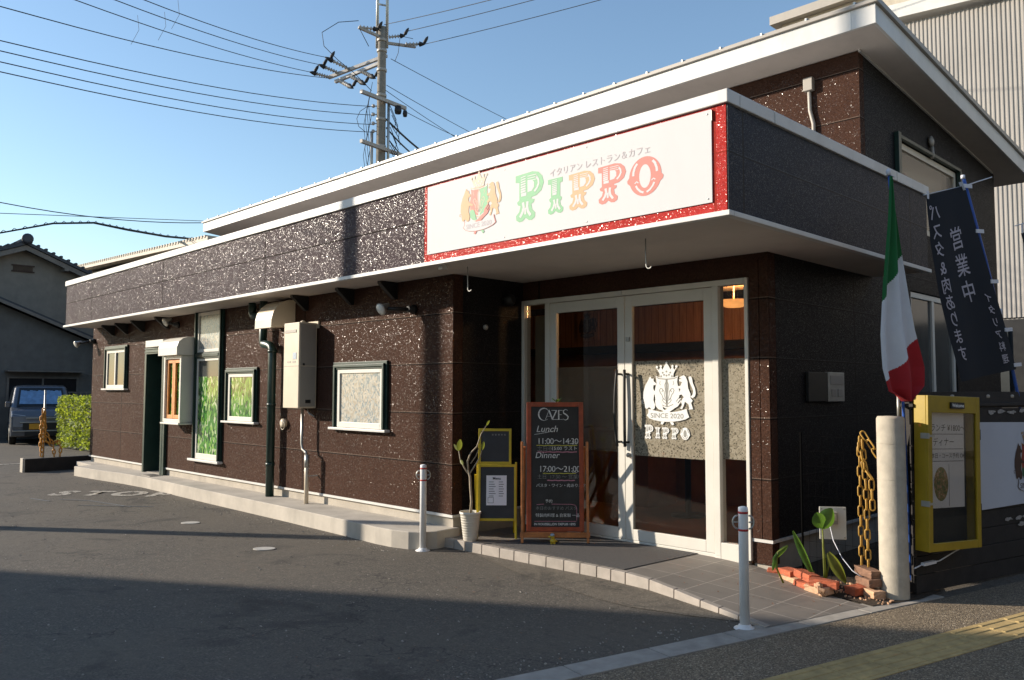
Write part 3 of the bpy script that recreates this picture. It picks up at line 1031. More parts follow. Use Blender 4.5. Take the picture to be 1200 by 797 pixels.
# black hooks below the soffit
for i, (x, y) in enumerate(((-0.88, 0.3), (-2.91, 0.3))):
    mb = MB()
    z = 2.655
    mb.tube([(x, y, z), (x, y, z - 0.13), (x + 0.004, y, z - 0.19)] + [(x + 0.03 - 0.026 * math.cos(t), y, z - 0.205 - 0.026 * math.sin(t)) for t in [0.3 * k for k in range(10)]], 0.005, 6)
    tag(mb.build('hanging_hook', 'steel'), ['metal hook hanging from the soffit above the glass doors', 'metal hook hanging from the soffit at the left of the entrance recess'][i], 'hook', 'hooks under the canopy')
mb = MB()
mb.box(-3.05, -2.99, 0.06, 0.12, 2.62, 2.659)
mb.build('soffit_clip', 'cap', B)

# upper volume roof: shed roof falling to the rear
sl = -0.095


def rz(y, z):
    return z + sl * (y - 3.037)


RX0, RX1, RY0, RY1 = -14.82, -0.181, 3.037, 8.6


def slab(mb, x0, x1, y0, y1, za, zb):
    mb.hexa([(x0, y0, rz(y0, za)), (x1, y0, rz(y0, za)), (x1, y1, rz(y1, za)), (x0, y1, rz(y1, za)), (x0, y0, rz(y0, zb)), (x1, y0, rz(y0, zb)), (x1, y1, rz(y1, zb)), (x0, y1, rz(y1, zb))])


mb = MB()
slab(mb, RX0 + 0.03, RX1 - 0.03, RY0 + 0.03, RY1 - 0.03, 5.005, 5.03)
mb.build('upper_soffit', 'soffit', B)
mb = MB()
slab(mb, RX0, RX1, RY0, RY0 + 0.03, 4.998, 5.19)
slab(mb, RX1 - 0.03, RX1, RY0 + 0.031, RY1, 4.998, 5.19)
slab(mb, RX0, RX0 + 0.03, RY0 + 0.031, RY1, 4.998, 5.19)
mb.build('eaves_fascia', 'cap', B, bevel=0.004)
mb = MB()
for x in (-0.42, -2.45, -4.5, -6.5, -8.5, -10.5, -12.5):
    mb.box(x, x + 0.008, RY0 - 0.002, RY0 + 0.001, 5.0, 5.188)
mb.build('fascia_joint', 'steel', B)
mb = MB()
slab(mb, RX0 - 0.03, RX1 + 0.03, RY0 - 0.03, RY1 + 0.03, 5.193, 5.222)
slab(mb, RX0 - 0.01, RX1 + 0.02, RY0 + 0.02, RY1, 5.2225, 5.26)
mb.build('roof_sheet', 'cream_dark', B)
for k in range(30):
    x = -14.6 + k * 0.49
    MB().box(x, x + 0.02, RY0 - 0.01, RY0 + 0.03, 5.224, 5.262).build('snow_guard', 'steel', B)
mb = MB()   # little white bead where wall meets soffit
slab(mb, XC + 0.001, XC + 0.02, 3.46, 7.9, 4.985, 5.004)
mb.build('soffit_bead', 'cap', B)


# windows of the long wall
def casing(x0, x1, z0, z1, parent, t=0.085, pr=0.055, sill=True):
    mb = MB()
    for k, (a, d) in enumerate(((0.0, 0.03), (0.03, pr), (0.062, 0.038))):
        b = [0.03, 0.062, t][k]
        y1 = WA - 0.001
        mb.box(x0 + a, x0 + b, WA - d, y1, z0, z1 - a - 0.001)
        mb.box(x1 - b, x1 - a, WA - d, y1, z0, z1 - a - 0.001)
        mb.box(x0 + a, x1 - a, WA - d - 0.001, y1, z1 - b, z1 - a)
    o = mb.build('window_casing', 'green_trim', parent, bevel=0.004)
    if sill:
        MB().box(x0 - 0.03, x1 + 0.03, WA - 0.075, WA - 0.002, z0 - 0.028, z0 - 0.001).build('window_sill', 'cap', parent, bevel=0.004)
    return o


def win(x0, x1, z0, z1, glass, label, mull=0, split=None):
    """window = its white frame; casing, sill and panes are its pieces"""
    mb = MB()
    a, b, c, d = x0 + 0.088, x1 - 0.088, z0 + 0.002, z1 - 0.088
    y0, y1 = WA - 0.03, WA - 0.002
    mb.box(a, a + 0.05, y0, y1, c, d)
    mb.box(b - 0.035, b, y0, y1, c, d)
    mb.box(a + 0.05, b - 0.035, y0 - 0.001, y1, c, c + 0.06)
    mb.box(a + 0.05, b - 0.035, y0 - 0.001, y1, d - 0.04, d)
    if mull:
        mb.box((a + b) / 2 - 0.025, (a + b) / 2 + 0.025, y0 - 0.006, y1, c + 0.06, d - 0.04)
    w = mb.build('window', 'white', B, bevel=0.003)
    w['label'] = label
    MB().box(a + 0.04, b - 0.03, WA - 0.014, WA - 0.006, c + 0.05, d - 0.03).build('pane', glass, w)
    casing(x0, x1, z0, z1, w)
    return w


win(-13.10, -12.02, 1.53, 2.29, 'greyglass', 'small window at the far end of the long wall', 1)
win(-8.25, -7.34, 1.08, 1.81, 'leafprint', 'window showing a green leafy print')
win(-5.49, -4.44, 1.08, 1.825, 'film_b', 'window with pale mosaic glass')
# tall two-part window
mb = MB()
x0, x1 = -9.27, -8.36
mb.box(x0 + 0.08, x0 + 0.12, WA - 0.03, WA - 0.002, 0.50, 2.65)
mb.box(x1 - 0.12, x1 - 0.08, WA - 0.03, WA - 0.002, 0.50, 2.65)
for za, zb in ((0.50, 0.58), (1.93, 1.965), (2.06, 2.10), (2.60, 2.65)):
    mb.box(x0 + 0.12, x1 - 0.12, WA - 0.031, WA - 0.002, za, zb)
w = mb.build('window', 'white', B, bevel=0.003)
w['label'] = 'tall narrow window with a leafy green lower pane'
MB().box(x0 + 0.11, x1 - 0.11, WA - 0.014, WA - 0.006, 0.57, 1.70).build('pane', 'leafprint', w)
MB().box(x0 + 0.11, x1 - 0.11, WA - 0.014, WA - 0.006, 1.7005, 1.94).build('pane', 'greyglass', w)
MB().box(x0 + 0.11, x1 - 0.11, WA - 0.014, WA - 0.006, 2.09, 2.61).build('pane', 'film_b', w)
mb = MB()
for k, (a, d) in enumerate(((0.0, 0.03), (0.028, 0.06), (0.058, 0.04))):
    b = [0.028, 0.058, 0.08][k]
    mb.box(x0 + a, x0 + b, WA - d, WA - 0.001, 0.50, 2.655)
    mb.box(x1 - b, x1 - a, WA - d, WA - 0.001, 0.50, 2.655)
mb.box(x0 + 0.081, x1 - 0.081, WA - 0.045, WA - 0.001, 1.967, 2.058)
mb.box(x0 + 0.081, x1 - 0.081, WA - 0.06, WA - 0.0465, 1.99, 2.035)
mb.build('window_casing', 'green_trim', w, bevel=0.003)
MB().box(x0 - 0.06, x1 + 0.03, WA - 0.085, WA - 0.002, 0.465, 0.498).build('window_sill', 'cap', w, bevel=0.004)

# recessed side door
mb = MB()
mb.box(-11.157, -11.09, WA - 0.05, WA + 0.30, 0.14, 2.09)
mb.box(-10.44, -10.373, WA - 0.05, WA + 0.30, 0.14, 2.09)
for k in range(4):
    mb.box(-11.20, -10.33, WA - 0.03 - 0.012 * (k % 2), WA - 0.002, 2.092 + k * 0.025, 2.116 + k * 0.025)
mb.box(-10.372, -10.30, WA - 0.045, WA - 0.002, 0.14, 1.0)
fr = mb.build('door_frame', 'green_trim', B, bevel=0.003)
MB().box(-11.089, -10.441, WA + 0.2, WA + 0.24, 0.10, 2.085).build('side_door', 'black', B)
MB().box(-11.16, -10.37, WA - 0.01, WA + 0.3, 0.05, 0.172).build('door_threshold', 'plinth', B)

# boxed-out window with roller shutter case and orange wooden sashes
mb = MB()
x0, x1, yf = -9.93, -9.30, 0.31
mb.box(x0, x0 + 0.05, yf, WA - 0.002, 1.02, 2.02)
mb.box(x1 - 0.05, x1, yf, WA - 0.002, 1.02, 2.02)
mb.box(x0 + 0.05, x1 - 0.05, yf - 0.001, WA - 0.002, 1.015, 1.07)
mb.box(x0 + 0.05, x1 - 0.05, yf - 0.001, WA - 0.002, 1.97, 2.02)
mb.box(x0 - 0.02, x1 + 0.02, yf - 0.03, WA - 0.003, 0.99, 1.0145)
w = mb.build('window', 'white', B, bevel=0.004)
w['label'] = 'boxed out window with orange wooden sashes'
mb = MB()
prof = [(0, 0), (0.30, 0), (0.30, 0.12), (0.27, 0.20), (0.21, 0.25), (0.13, 0.275), (0, 0.28)]
mb.prism(prof, (x1 + 0.03, WA - 0.002, 2.022), -Y, Z, X, x1 - x0 + 0.06)
mb.build('shutter_case', 'white', w, bevel=0.003)
mb = MB()
mb.box(-10.66, x0 - 0.032, 0.30, WA - 0.002, 2.18, 2.285)
mb.build('shutter_case', 'white', w, bevel=0.004)
mb = MB()
for a, b in ((x0 + 0.055, -9.628), (-9.622, x1 - 0.055)):
    mb.box(a, a + 0.05, yf + 0.03, yf + 0.06, 1.075, 1.965)
    mb.box(b - 0.05, b, yf + 0.03, yf + 0.06, 1.075, 1.965)
    mb.box(a + 0.05, b - 0.05, yf + 0.031, yf + 0.06, 1.075, 1.13)
    mb.box(a + 0.05, b - 0.05, yf + 0.031, yf + 0.06, 1.91, 1.965)
mb.build('sash', 'orange_wood', w, bevel=0.003)
MB().box(x0 + 0.06, x1 - 0.06, yf + 0.065, yf + 0.07, 1.08, 1.96).build('pane', 'leafprint', w)

# side windows (right elevation)
mb = MB()
mb.box(XC - 0.08, XC - 0.02, 4.722, 4.79, 1.16, 2.61)
mb.box(XC - 0.08, XC - 0.02, 5.44, 5.51, 1.22, 2.55)
mb.box(XC - 0.08, XC - 0.02, 6.15, 6.218, 1.16, 2.61)
mb.box(XC - 0.08, XC - 0.019, 4.79, 6.15, 1.16, 1.22)
mb.box(XC - 0.08, XC - 0.019, 4.79, 6.15, 2.55, 2.61)
w = mb.build('window', 'white', B, bevel=0.003)
w['label'] = 'sliding window behind the flags'
MB().box(XC - 0.055, XC - 0.045, 4.78, 6.16, 1.21, 2.56).build('pane', 'greyglass', w)
mb = MB()
mb.box(XC - 0.06, XC - 0.01, 4.445, 4.50, 3.31, 4.25)
mb.box(XC - 0.06, XC - 0.01, 6.33, 6.395, 3.31, 4.25)
mb.box(XC - 0.06, XC - 0.009, 4.50, 6.33, 4.18, 4.25)
mb.box(XC - 0.06, XC - 0.009, 4.50, 6.33, 3.31, 3.37)
w = mb.build('window', 'cream', B, bevel=0.003)
w['label'] = 'upper window with pale blind under the side eaves'
MB().box(XC - 0.035, XC - 0.027, 4.49, 6.34, 3.36, 4.19).build('pane', 'glass_blur', w)
mb = MB()
mb.box(XC + 0.001, XC + 0.05, 4.36, 4.44, 3.25, 4.32)
mb.box(XC + 0.001, XC + 0.045, 4.44, 6.46, 4.262, 4.30)
mb.box(XC + 0.001, XC + 0.05, 6.40, 6.46, 3.25, 4.26)
mb.build('window_casing', 'green_trim', w, bevel=0.003)
MB().box(XC - 0.20, XC - 0.18, 4.2, 6.6, 3.2, 4.3).build('blind', 'cream', w)
MB().box(XC - 0.19, XC - 0.121, 6.401, 6.45, 3.2, 4.3).build('blind_end', 'cream', w)
mb = MB()
mb.lathe([(0.0, 0), (0.22, 0), (0.25, 0.02), (0.0, 0.05)], (XC - 0.178, 5.1, 3.78), 20, X)
mb.build('reflection_patch', 'redband', w)  # red disc behind the pane, put in to suggest a blurred reflection
mb = MB()   # ornament under the eaves
mb.lathe([(0.02, 0), (0.06, 0.01), (0.07, 0.03), (0.02, 0.05)], (XC + 0.002, 5.45, 4.44), 10, X)
mb.tube([(XC + 0.03, 5.45, 4.38), (XC + 0.03, 5.47, 4.30), (XC + 0.03, 5.45, 4.24)], 0.02, 6)
mb.build('wall_hook', 'cream_dark', B)

# conduit cover on the upper wall
mb = MB()
mb.box(-1.09, -0.99, 3.40, 3.466, 4.66, 4.80)
mb.tube([(-1.04, 3.44, 4.66), (-1.035, 3.44, 4.45), (-1.0, 3.44, 4.3), (-1.0, 3.44, 3.35)], 0.022, 8)
mb.build('cable_conduit', 'cream_dark', B, bevel=0.006)

# downpipe
mb = MB()
y = 0.43
mb.tube([(-7.36, y, 2.655), (-7.36, y, 2.52), (-7.33, y, 2.48), (-7.10, y, 2.47)], 0.05, 12)
mb.tube([(-7.05, y, 2.655), (-7.05, y, 2.14), (-7.03, y, 2.10), (-6.88, y, 2.08), (-6.83, y, 2.06), (-6.80, y, 2.02), (-6.80, y, 0.167)], 0.052, 14)
for z in (2.3, 1.98, 0.55, 1.3):
    mb.tube([(-7.05 if z > 2.1 else -6.80, y, z), (-7.05 if z > 2.1 else -6.80, y, z + 0.04)], 0.058, 14)
mb.build('downpipe', 'green_trim', B)

# quarter-round ventilation hood
mb = MB()
prof = [(0, 0), (0, -0.36)] + [(0.31 * math.cos(R(t)) ** 0.8 if t < 90 else 0, -0.36 + 0.36 * math.sin(R(t))) for t in range(0, 90, 10)]
prof = [(0, 0), (0, -0.33), (0.33, -0.36), (0.325, -0.25), (0.30, -0.16), (0.25, -0.09), (0.17, -0.03), (0.08, 0.0)]
mb.prism(prof, (-6.42, WA - 0.002, 2.63), -Y, Z, X, 0.42)
mb.build('vent_hood', 'cream', B, bevel=0.004)

# --- glass doors and sidelights

mb = MB()
zb, zt = 0.10, 2.46
mb.box(-3.372, -3.33, WD - 0.03, WD + 0.07, zb, zt)
mb.box(-3.03, -2.965, WD - 0.03, WD + 0.07, zb, zt - 0.05)
mb.box(-1.045, -0.985, WD - 0.03, WD + 0.07, zb, zt - 0.05)
mb.box(-0.735, -0.703, WD - 0.03, WD + 0.07, zb, zt)
mb.box(-3.33, -0.735, WD - 0.029, WD + 0.07, zt - 0.05, zt)
mb.box(-3.33, -3.03, WD - 0.028, WD + 0.05, zb, 0.20)
mb.box(-0.985, -0.735, WD - 0.028, WD + 0.05, 0.035, 0.215)
mb.box(-1.045, -0.985, WD - 0.03, WD + 0.05, 0.03, zb)
mb.box(-2.965, -1.045, WD - 0.02, WD + 0.05, 0.075, 0.112)
mb.build('entrance_frame', 'white', B, bevel=0.004)
for a, b in ((-3.33, -3.03), (-0.985, -0.735)):
    MB().box(a + 0.002, b - 0.002, WD + 0.015, WD + 0.021, 0.217, zt - 0.051).build('sidelight_pane', 'glass', B)
MB().box(-0.98, -0.74, WD + 0.022, WD + 0.024, 0.92, 1.78).build('frosted_film', 'film', B)
MB().box(-3.31, -3.05, WD + 0.12, WD + 0.14, 0.25, 2.3).build('curtain', 'interior', B)


def glass_door(x0, x1, label, hx):
    mb = MB()
    y0, y1 = WD - 0.022, WD + 0.018
    t = 0.085
    mb.box(x0, x0 + t, y0, y1, 0.115, 2.405)
    mb.box(x1 - t, x1, y0, y1, 0.115, 2.405)
    mb.box(x0 + t, x1 - t, y0 - 0.0005, y1, 0.115, 0.215)
    mb.box(x0 + t, x1 - t, y0 - 0.0005, y1, 2.30, 2.405)
    d = mb.build('glass_door', 'white', B, bevel=0.004)
    d['label'] = label
    MB().box(x0 + t + 0.001, x1 - t - 0.001, WD - 0.004, WD + 0.002, 0.216, 2.299).build('pane', 'glass', d)
    mb = MB()   # bowed handle
    pts = [(hx, WD - 0.085 - 0.02 * math.sin(math.pi * k / 12), 0.98 + 0.72 * k / 12) for k in range(13)]
    pts = [(hx + 0.012 * math.sin(math.pi * k / 12) * (1 if hx > -2 else -1), p[1], p[2]) for k, p in enumerate(pts)]
    mb.tube(pts, 0.014, 8)
    mb.tube([(hx, WD - 0.02, 1.02), (hx, WD - 0.088, 1.02)], 0.011, 8)
    mb.tube([(hx, WD - 0.02, 1.66), (hx, WD - 0.088, 1.66)], 0.011, 8)
    mb.build('handle', 'black', d)
    return d


dl = glass_door(-2.962, -2.003, 'left glass door behind the chalkboard', -2.045)
drr = glass_door(-1.998, -1.048, 'right glass door with the white crest', -1.955)
MB().box(-2.87, -2.093, WD - 0.0032 + 0.006, WD + 0.004, 0.92, 1.74).build('frosted_film', 'film_shade_tint', dl)
MB().box(-1.908, -1.138, WD + 0.0025, WD + 0.004, 0.90, 1.78).build('frosted_film', 'film', drr)
mb = MB()
mb.lathe([(0.022, 0), (0.022, 0.02), (0.012, 0.03)], (-1.955, WD - 0.023, 0.90), 12, -Y)
mb.box(-1.975, -1.935, WD - 0.04, WD - 0.0235, 2.0 - 0.03, 2.0 + 0.01)
mb.build('lock', 'steel', drr)
MB().box(-2.10, -2.02, WD - 0.045, WD - 0.031, 2.42, 2.45).build('door_closer', 'cap', dl)

# interior seen through the glass
mb = MB()
mb.box(-9.0, XC - 0.13, WD + 0.125, 6.5, 0.04, 0.085)
mb.build('interior_floor', 'floor', B)
MB().box(-9.0, XC - 0.13, 4.4, 4.5, 2.12, 2.655).build('panelled_wall', 'woodpanel', B)
MB().box(-9.0, XC - 0.13, 4.38, 4.5, 0.086, 2.118).build('dark_dado', 'dado', B)
MB().box(-9.0, -8.9, WA + 0.3, 4.4, 0.086, 2.655).build('interior_wall', 'interior', B)
mb = MB()
mb.box(-8.8, XC - 0.2, 4.22, 4.378, 2.02, 2.13)
mb.build('ledge', 'black', B)
MB().box(-6.2, -3.2, 3.5, 4.1, 0.087, 1.0).build('counter', 'dado', B)
for x_, y_ in ((-2.5, 3.3), (-4.1, 2.6)):
    tb = thing('dining_table', ['small brown dining table inside behind the right glass door', 'small brown dining table inside behind the left glass door'][int(x_ < -3)], 'table', (x_, y_, 0.086), 0, 'tables inside')
    MB().box(-0.35, 0.35, -0.35, 0.35, 0.68, 0.71).build('table_top', 'orange_wood', tb)
    MB().lathe([(0.2, 0), (0.2, 0.02), (0.035, 0.04), (0.035, 0.68)], (0, 0, 0), 16).build('pedestal', 'black', tb)
mb = MB()
mb.lathe([(0.02, -0.075), (0.09, -0.07), (0.16, -0.04), (0.20, 0.0), (0.19, 0.0), (0.02, -0.05)], (-1.767, 3.1, 2.47), 24)
lamp = mb.build('ceiling_lamp', 'lampglow')
tag(lamp, 'glowing amber bowl lamp hanging inside behind the right sidelight', 'lamp')
mb = MB()
mb.tube([(-1.767, 3.1, 2.655), (-1.767, 3.1, 2.43)], 0.008, 6)
mb.build('lamp_rod', 'steel', lamp)
ld = bpy.data.lights.new('bulb', 'POINT')
ld.energy = 28
ld.color = (1.0, 0.55, 0.22)
ld.shadow_soft_size = 0.08
lo_ = bpy.data.objects.new('bulb', ld)
lo_.location = (-1.767, 3.1, 2.56)
col.objects.link(lo_)
lo_.parent = lamp

# ------------------------------------------------------------------ crest and lettering
CR = dict(
    boar=[(130, 180), (145, 205), (160, 200), (165, 228), (187, 245), (182, 262), (162, 262), (158, 290), (165, 310), (185, 325), (215, 340), (212, 355), (180, 345), (165, 350), (160, 400), (175, 440), (170, 478), (140, 490), (130, 470), (115, 465), (97, 480), (80, 470), (75, 430), (62, 380), (65, 320), (85, 260), (110, 220), (118, 200)],
    lion=[(440, 175), (460, 190), (475, 230), (480, 290), (500, 340), (500, 375), (520, 400), (505, 420), (522, 475), (480, 478), (490, 465), (480, 430), (450, 410), (440, 440), (425, 475), (405, 470), (425, 440), (415, 410), (430, 380), (440, 370), (420, 345), (390, 358), (378, 345), (405, 320), (412, 295), (385, 290), (380, 275), (412, 268), (425, 235), (400, 228), (398, 212), (425, 208), (400, 198), (412, 188)],
    tail=[(484, 190), (505, 186), (516, 205), (522, 245), (540, 290), (547, 335), (538, 365), (515, 378), (500, 366), (520, 345), (524, 312), (508, 272), (492, 236)],
    shield=[(183, 178), (215, 192), (285, 198), (355, 192), (388, 178), (382, 240), (404, 330), (394, 400), (350, 448), (285, 475), (220, 448), (178, 400), (168, 330), (190, 240)],
    crown=[(222, 190), (220, 160), (190, 105), (215, 125), (230, 92), (248, 122), (270, 80), (285, 60), (300, 80), (322, 122), (340, 92), (356, 125), (382, 95), (350, 160), (348, 190), (285, 200)],
    ribbon=[(112, 480), (165, 492), (225, 503), (285, 506), (345, 503), (405, 492), (465, 472), (472, 505), (488, 545), (455, 565), (400, 580), (345, 589), (285, 592), (225, 590), (165, 580), (120, 565), (95, 540), (110, 515)],
    fork=[(240, 500), (300, 470), (345, 440), (350, 405), (395, 360), (400, 368), (368, 408), (374, 412), (410, 375), (414, 382), (384, 420), (390, 425), (415, 395), (418, 402), (388, 450), (355, 470), (300, 510)],
    spoon=[(175, 400), (200, 385), (228, 395), (245, 440), (250, 475), (300, 510), (330, 505), (290, 515), (240, 490), (205, 480), (180, 450)],
    legs=[(232, 592), (262, 592), (245, 618), (225, 612)],
    legs2=[(310, 592), (340, 592), (352, 612), (332, 622)],
)


def crest(o, u, v, w, k, parent, sch, name='crest'):
    """k metres per design unit; o = world point of design (285,340)"""
    def T(poly, grow=1.0):
        cx = sum(p[0] for p in poly) / len(poly)
        cy = sum(p[1] for p in poly) / len(poly)
        return [(((cx + (p[0] - cx) * grow) - 285) * k, -((cy + (p[1] - cy) * grow) - 340) * k) for p in poly]

    def put(nm, polys, mat, lift, par, dep=0.0004):
        mb = MB()
        for i, p in enumerate(polys):
            mb.prism(p, Vector(o) + w * (lift + i * 0.00005), u, v, w, dep)
        return mb.build(nm, mat, par)
    root = put('crest_shield', [T(CR['shield'])], sch['line'], 0.0010, parent)
    put('shield_field', [[p for p in T(CR['shield'], 0.93)]], sch['rim'], 0.0015, root)
    half = [(p[0], p[1]) for p in CR['shield']]
    lf = [p for p in half if p[0] <= 285]
    rt = [p for p in half if p[0] >= 285]
    put('shield_half', [T(lf, 0.86)], sch['l'], 0.0020, root)
    put('shield_half', [T(rt, 0.86)], sch['r'], 0.0020, root)
    # fleur-de-lis
    mb = MB()
    oo = Vector(o) + w * 0.0026

    def S(pts, wd):
        stroke(mb, [((a - 285) * k, -(b - 340) * k) for a, b in pts], wd * k if not isinstance(wd, list) else [q * k for q in wd], oo, u, v, w)
    S([(285, 215), (268, 260), (272, 300), (280, 360), (285, 420)], 7)
    S([(285, 215), (302, 260), (298, 300), (290, 360), (285, 420)], 7)
    for sgn in (-1, 1):
        S([(285 + sgn * a, b) for a, b in ((12, 400), (35, 380), (45, 350), (58, 335), (68, 310), (58, 292), (42, 295), (36, 312), (46, 325))], 7)
        S([(285 + sgn * a, b) for a, b in ((14, 385), (22, 350), (24, 320), (38, 302))], 6)
        S([(285 + sgn * a, b) for a, b in ((10, 430), (30, 415), (42, 395), (34, 385), (22, 392))], 6)
        S([(285 + sgn * a, b) for a, b in ((60, 225), (66, 250), (56, 262))], 5)
    S([(225, 205), (285, 212), (345, 205)], 5)
    mb.build('fleur_de_lis', sch['fleur'], root)
    put('boar', [T(CR['boar'])], sch['beast'], 0.0030, root)
    put('lion', [T(CR['lion']), T(CR['tail'])], sch['beast'], 0.0030, root)
    mb = MB()
    S2 = lambda pts, wd: stroke(mb, [((a - 285) * k, -(b - 340) * k) for a, b in pts], wd * k, Vector(o) + w * 0.003, u, v, w)
    S2([(66, 430), (50, 425), (48, 410), (60, 404), (64, 412)], 5)
    mb.build('boar_tail', sch['beast'], root)
    put('crown', [T(CR['crown'])] + [[((cx - 285 + 11 * math.cos(t)) * k, -(cy - 340 + 11 * math.sin(t)) * k) for t in [math.pi * j / 5 for j in range(10)]] for cx, cy in ((195, 98), (232, 92), (285, 60), (340, 92), (376, 96))], sch['crown'], 0.0030, root)
    mb = MB()
    for c0 in ((235, 182), (262, 170), (285, 176), (308, 170), (335, 182), (250, 150), (320, 150), (285, 140)):
        mb.prism([((c0[0] - 285 + 9 * math.cos(t)) * k, -(c0[1] - 340 + 9 * math.sin(t)) * k) for t in [math.pi * j / 4 for j in range(8)]], Vector(o) + w * 0.0037, u, v, w, 0.0003)
    mb.build('crown_jewel', sch['jewel'], root)
    put('spoon', [T(CR['spoon']), T(CR['legs2'])], sch['spoon'], 0.0036, root)
    put('fork', [T(CR['fork']), T(CR['legs'])], sch['fork'], 0.0038, root)
    put('ribbon_outline', [T(CR['ribbon'], 1.0)], sch['rib_line'], 0.0042, root)
    put('ribbon', [T(CR['ribbon'], 0.955)], sch['ribbon'], 0.0046, root)
    txt('SINCE 2020', Vector(o) + w * 0.0050 - v * (540 - 340) * k, u, v, w, 62 * k, sch['text'], 'ribbon_lettering', root, bold=0.6 * k)
    return root


PG = [(0.0, .98), (.45, 1.0), (.60, .96), (.70, .86), (.74, .72), (.68, .57), (.55, .49), (.42, .47), (.42, .445), (.50, .42), (.48, .36), (.42, .33), (.44, .22), (.52, .14), (.51, .05), (.43, 0.0), (.35, .01), (.27, .07), (.19, .01), (.10, 0), (.02, .05), (.01, .14), (.10, .22), (.13, .33), (.06, .36), (.04, .42), (.10, .46), (.10, .82), (.0, .84)]
PH = [(.32, .84), (.43, .83), (.49, .77), (.49, .67), (.43, .60), (.32, .59)]
IG = [(0.0, .98), (.48, .98), (.48, .85), (.40, .83), (.40, .47), (.46, .43), (.44, .36), (.40, .33), (.42, .22), (.50, .14), (.49, .04), (.41, 0), (.33, .02), (.25, .08), (.17, .02), (.09, 0), (.01, .04), (0, .14), (.08, .22), (.10, .33), (.06, .36), (.04, .43), (.10, .47), (.10, .83), (.0, .85)]


def circus_letter(ch, o, u, v, w, h, parent, mat, inset):
    """tuscan poster letter: solid outline with engraved white insets"""
    lf = Vector(o)
    if ch == 'P':
        outl, hole, wd = PG, PH, 0.74
    elif ch == 'I':
        outl, hole, wd = IG, None, 0.5
    else:
        a = arc(.42, .5, .42, .5, 0, 352, 44)
        outl, wd = [], 0.84
        for (x, y) in a:
            if abs(y - 0.42) < 0.08:
                x = .42 + (x - .42) * 1.13
            outl.append((x, y))
        hole = arc(.42, .5, .15, .30, 0, 345, 23)
    mb = MB()
    mb.prism([(a * h, b * h) for a, b in outl], lf + w * 0.0012, u, v, w, 0.0005)
    L = mb.build('letter', mat, parent)
    mb = MB()
    lift = lf + w * 0.0018
    if hole:
        mb.prism([(a * h, b * h) for a, b in hole], lift, u, v, w, 0.0003)
    q = lambda pts, wd_: stroke(mb, [(a * h, b * h) for a, b in pts], wd_ * h, lf + w * 0.0020, u, v, w)
    if ch in 'PI':
        x1 = .42 if ch == 'P' else .30
        for i, yy in enumerate((.92, .87, .82, .77, .72, .67, .62)):
            q([(.14, yy), (.27 if ch == 'P' else .30, yy + .015)], .018 + .004 * i)
            if ch == 'P' and i < 3:
                q([(.32, yy), (.55 - .0 * i, yy - .0)], .016)
        if ch == 'P':
            q([(.545, .88), (.60, .80), (.61, .72), (.57, .64), (.50, .575)], .045)
        q([(.15, .56), (.29, .56)], .07)
        q([(.20, .40), (.22, .30), (.19, .20), (.12, .10)], .06)
        q([(.32, .40), (.31, .30), (.33, .20), (.40, .10)], .06)
        q([(.26, .28), (.26, .14)], .05)
    else:
        for s_ in (-1, 1):
            q([(.42 + s_ * p[0], p[1]) for p in ((.20, .86), (.26, .78), (.30, .66), (.31, .56))], .06)
            q([(.42 + s_ * p[0], p[1]) for p in ((.24, .30), (.20, .22), (.12, .13), (.04, .09))], .05)
            q([(.42 + s_ * p[0], p[1]) for p in ((.17, .36), (.22, .40), (.27, .36))], .03)
    mb.build('letter_inset', inset, L)
    return wd


# --- shop sign on the fascia
S = thing('shop_sign', 'long white sign board lettered PIPPO with a faded crest on the fascia', 'sign', (0, 0, 0))
yb = -0.004
mb = MB()
mb.box(-3.128, -0.108, yb - 0.006, yb, 2.757, 3.390)
mb.build('sign_board', 'board', S, bevel=0.002)
mb = MB()
for x in (-3.10, -2.1, -1.2, -0.14):
    for z in (2.785, 3.362):
        mb.lathe([(0.006, 0), (0.006, 0.003), (0.003, 0.004)], (x, yb - 0.006, z), 8, -Y)
mb.box(-0.1065, -0.102, yb - 0.012, yb - 0.001, 3.31, 3.38)
mb.build('screw', 'steel', S)
yo = yb - 0.0062
SCH = dict(line='tan', rim='board', l='r', r='g', fleur='tanl', beast='o', crown='tanl', jewel='board', spoon='g', fork='r', ribbon='board', rib_line='r', text='ink_faint')
crest((-2.415, yo, 3.127), X * 1.12, Z, -Y, 0.00096, S, SCH)
for ch, x, z, h, sx_, mt_ in (('P', -1.965, 2.885, 0.400, 1.08, 'g'), ('I', -1.60, 2.895, 0.29, 1.12, 'g'), ('P', -1.378, 2.893, 0.29, 1.22, 'o'), ('P', -1.085, 2.893, 0.29, 1.22, 'r'), ('O', -0.795, 2.893, 0.285, 1.18, 'r')):
    circus_letter(ch, (x, yo, z), X * sx_, Z, -Y, h, S, mt_, 'board')
txt('イタリアン レストラン＆カフェ', (-1.09, yo - 0.001, 3.222), X, Z, -Y, 0.069, 'ink_faint', 'small_lettering', S)

# --- crest and name on the right door
SD = dict(line='wprint', rim='gprint', l='wprint', r='wprint', fleur='gprint', beast='wprint', crown='wprint', jewel='gprint', spoon='wprint', fork='wprint', ribbon='wprint', rib_line='wprint', text='gprint')
crest((-1.536, WD - 0.0045, 1.476), X * 1.16, Z, -Y, 0.00101, drr, SD)
xx = -1.784
for ch, h in (('P', 0.130), ('I', 0.105), ('P', 0.105), ('P', 0.105), ('O', 0.11)):
    wd = circus_letter(ch, (xx, WD - 0.0045, 1.060 + (0.0 if h > 0.12 else 0.006)), X, Z, -Y, h, drr, 'wprint', 'gprint')
    xx += wd * h + 0.022
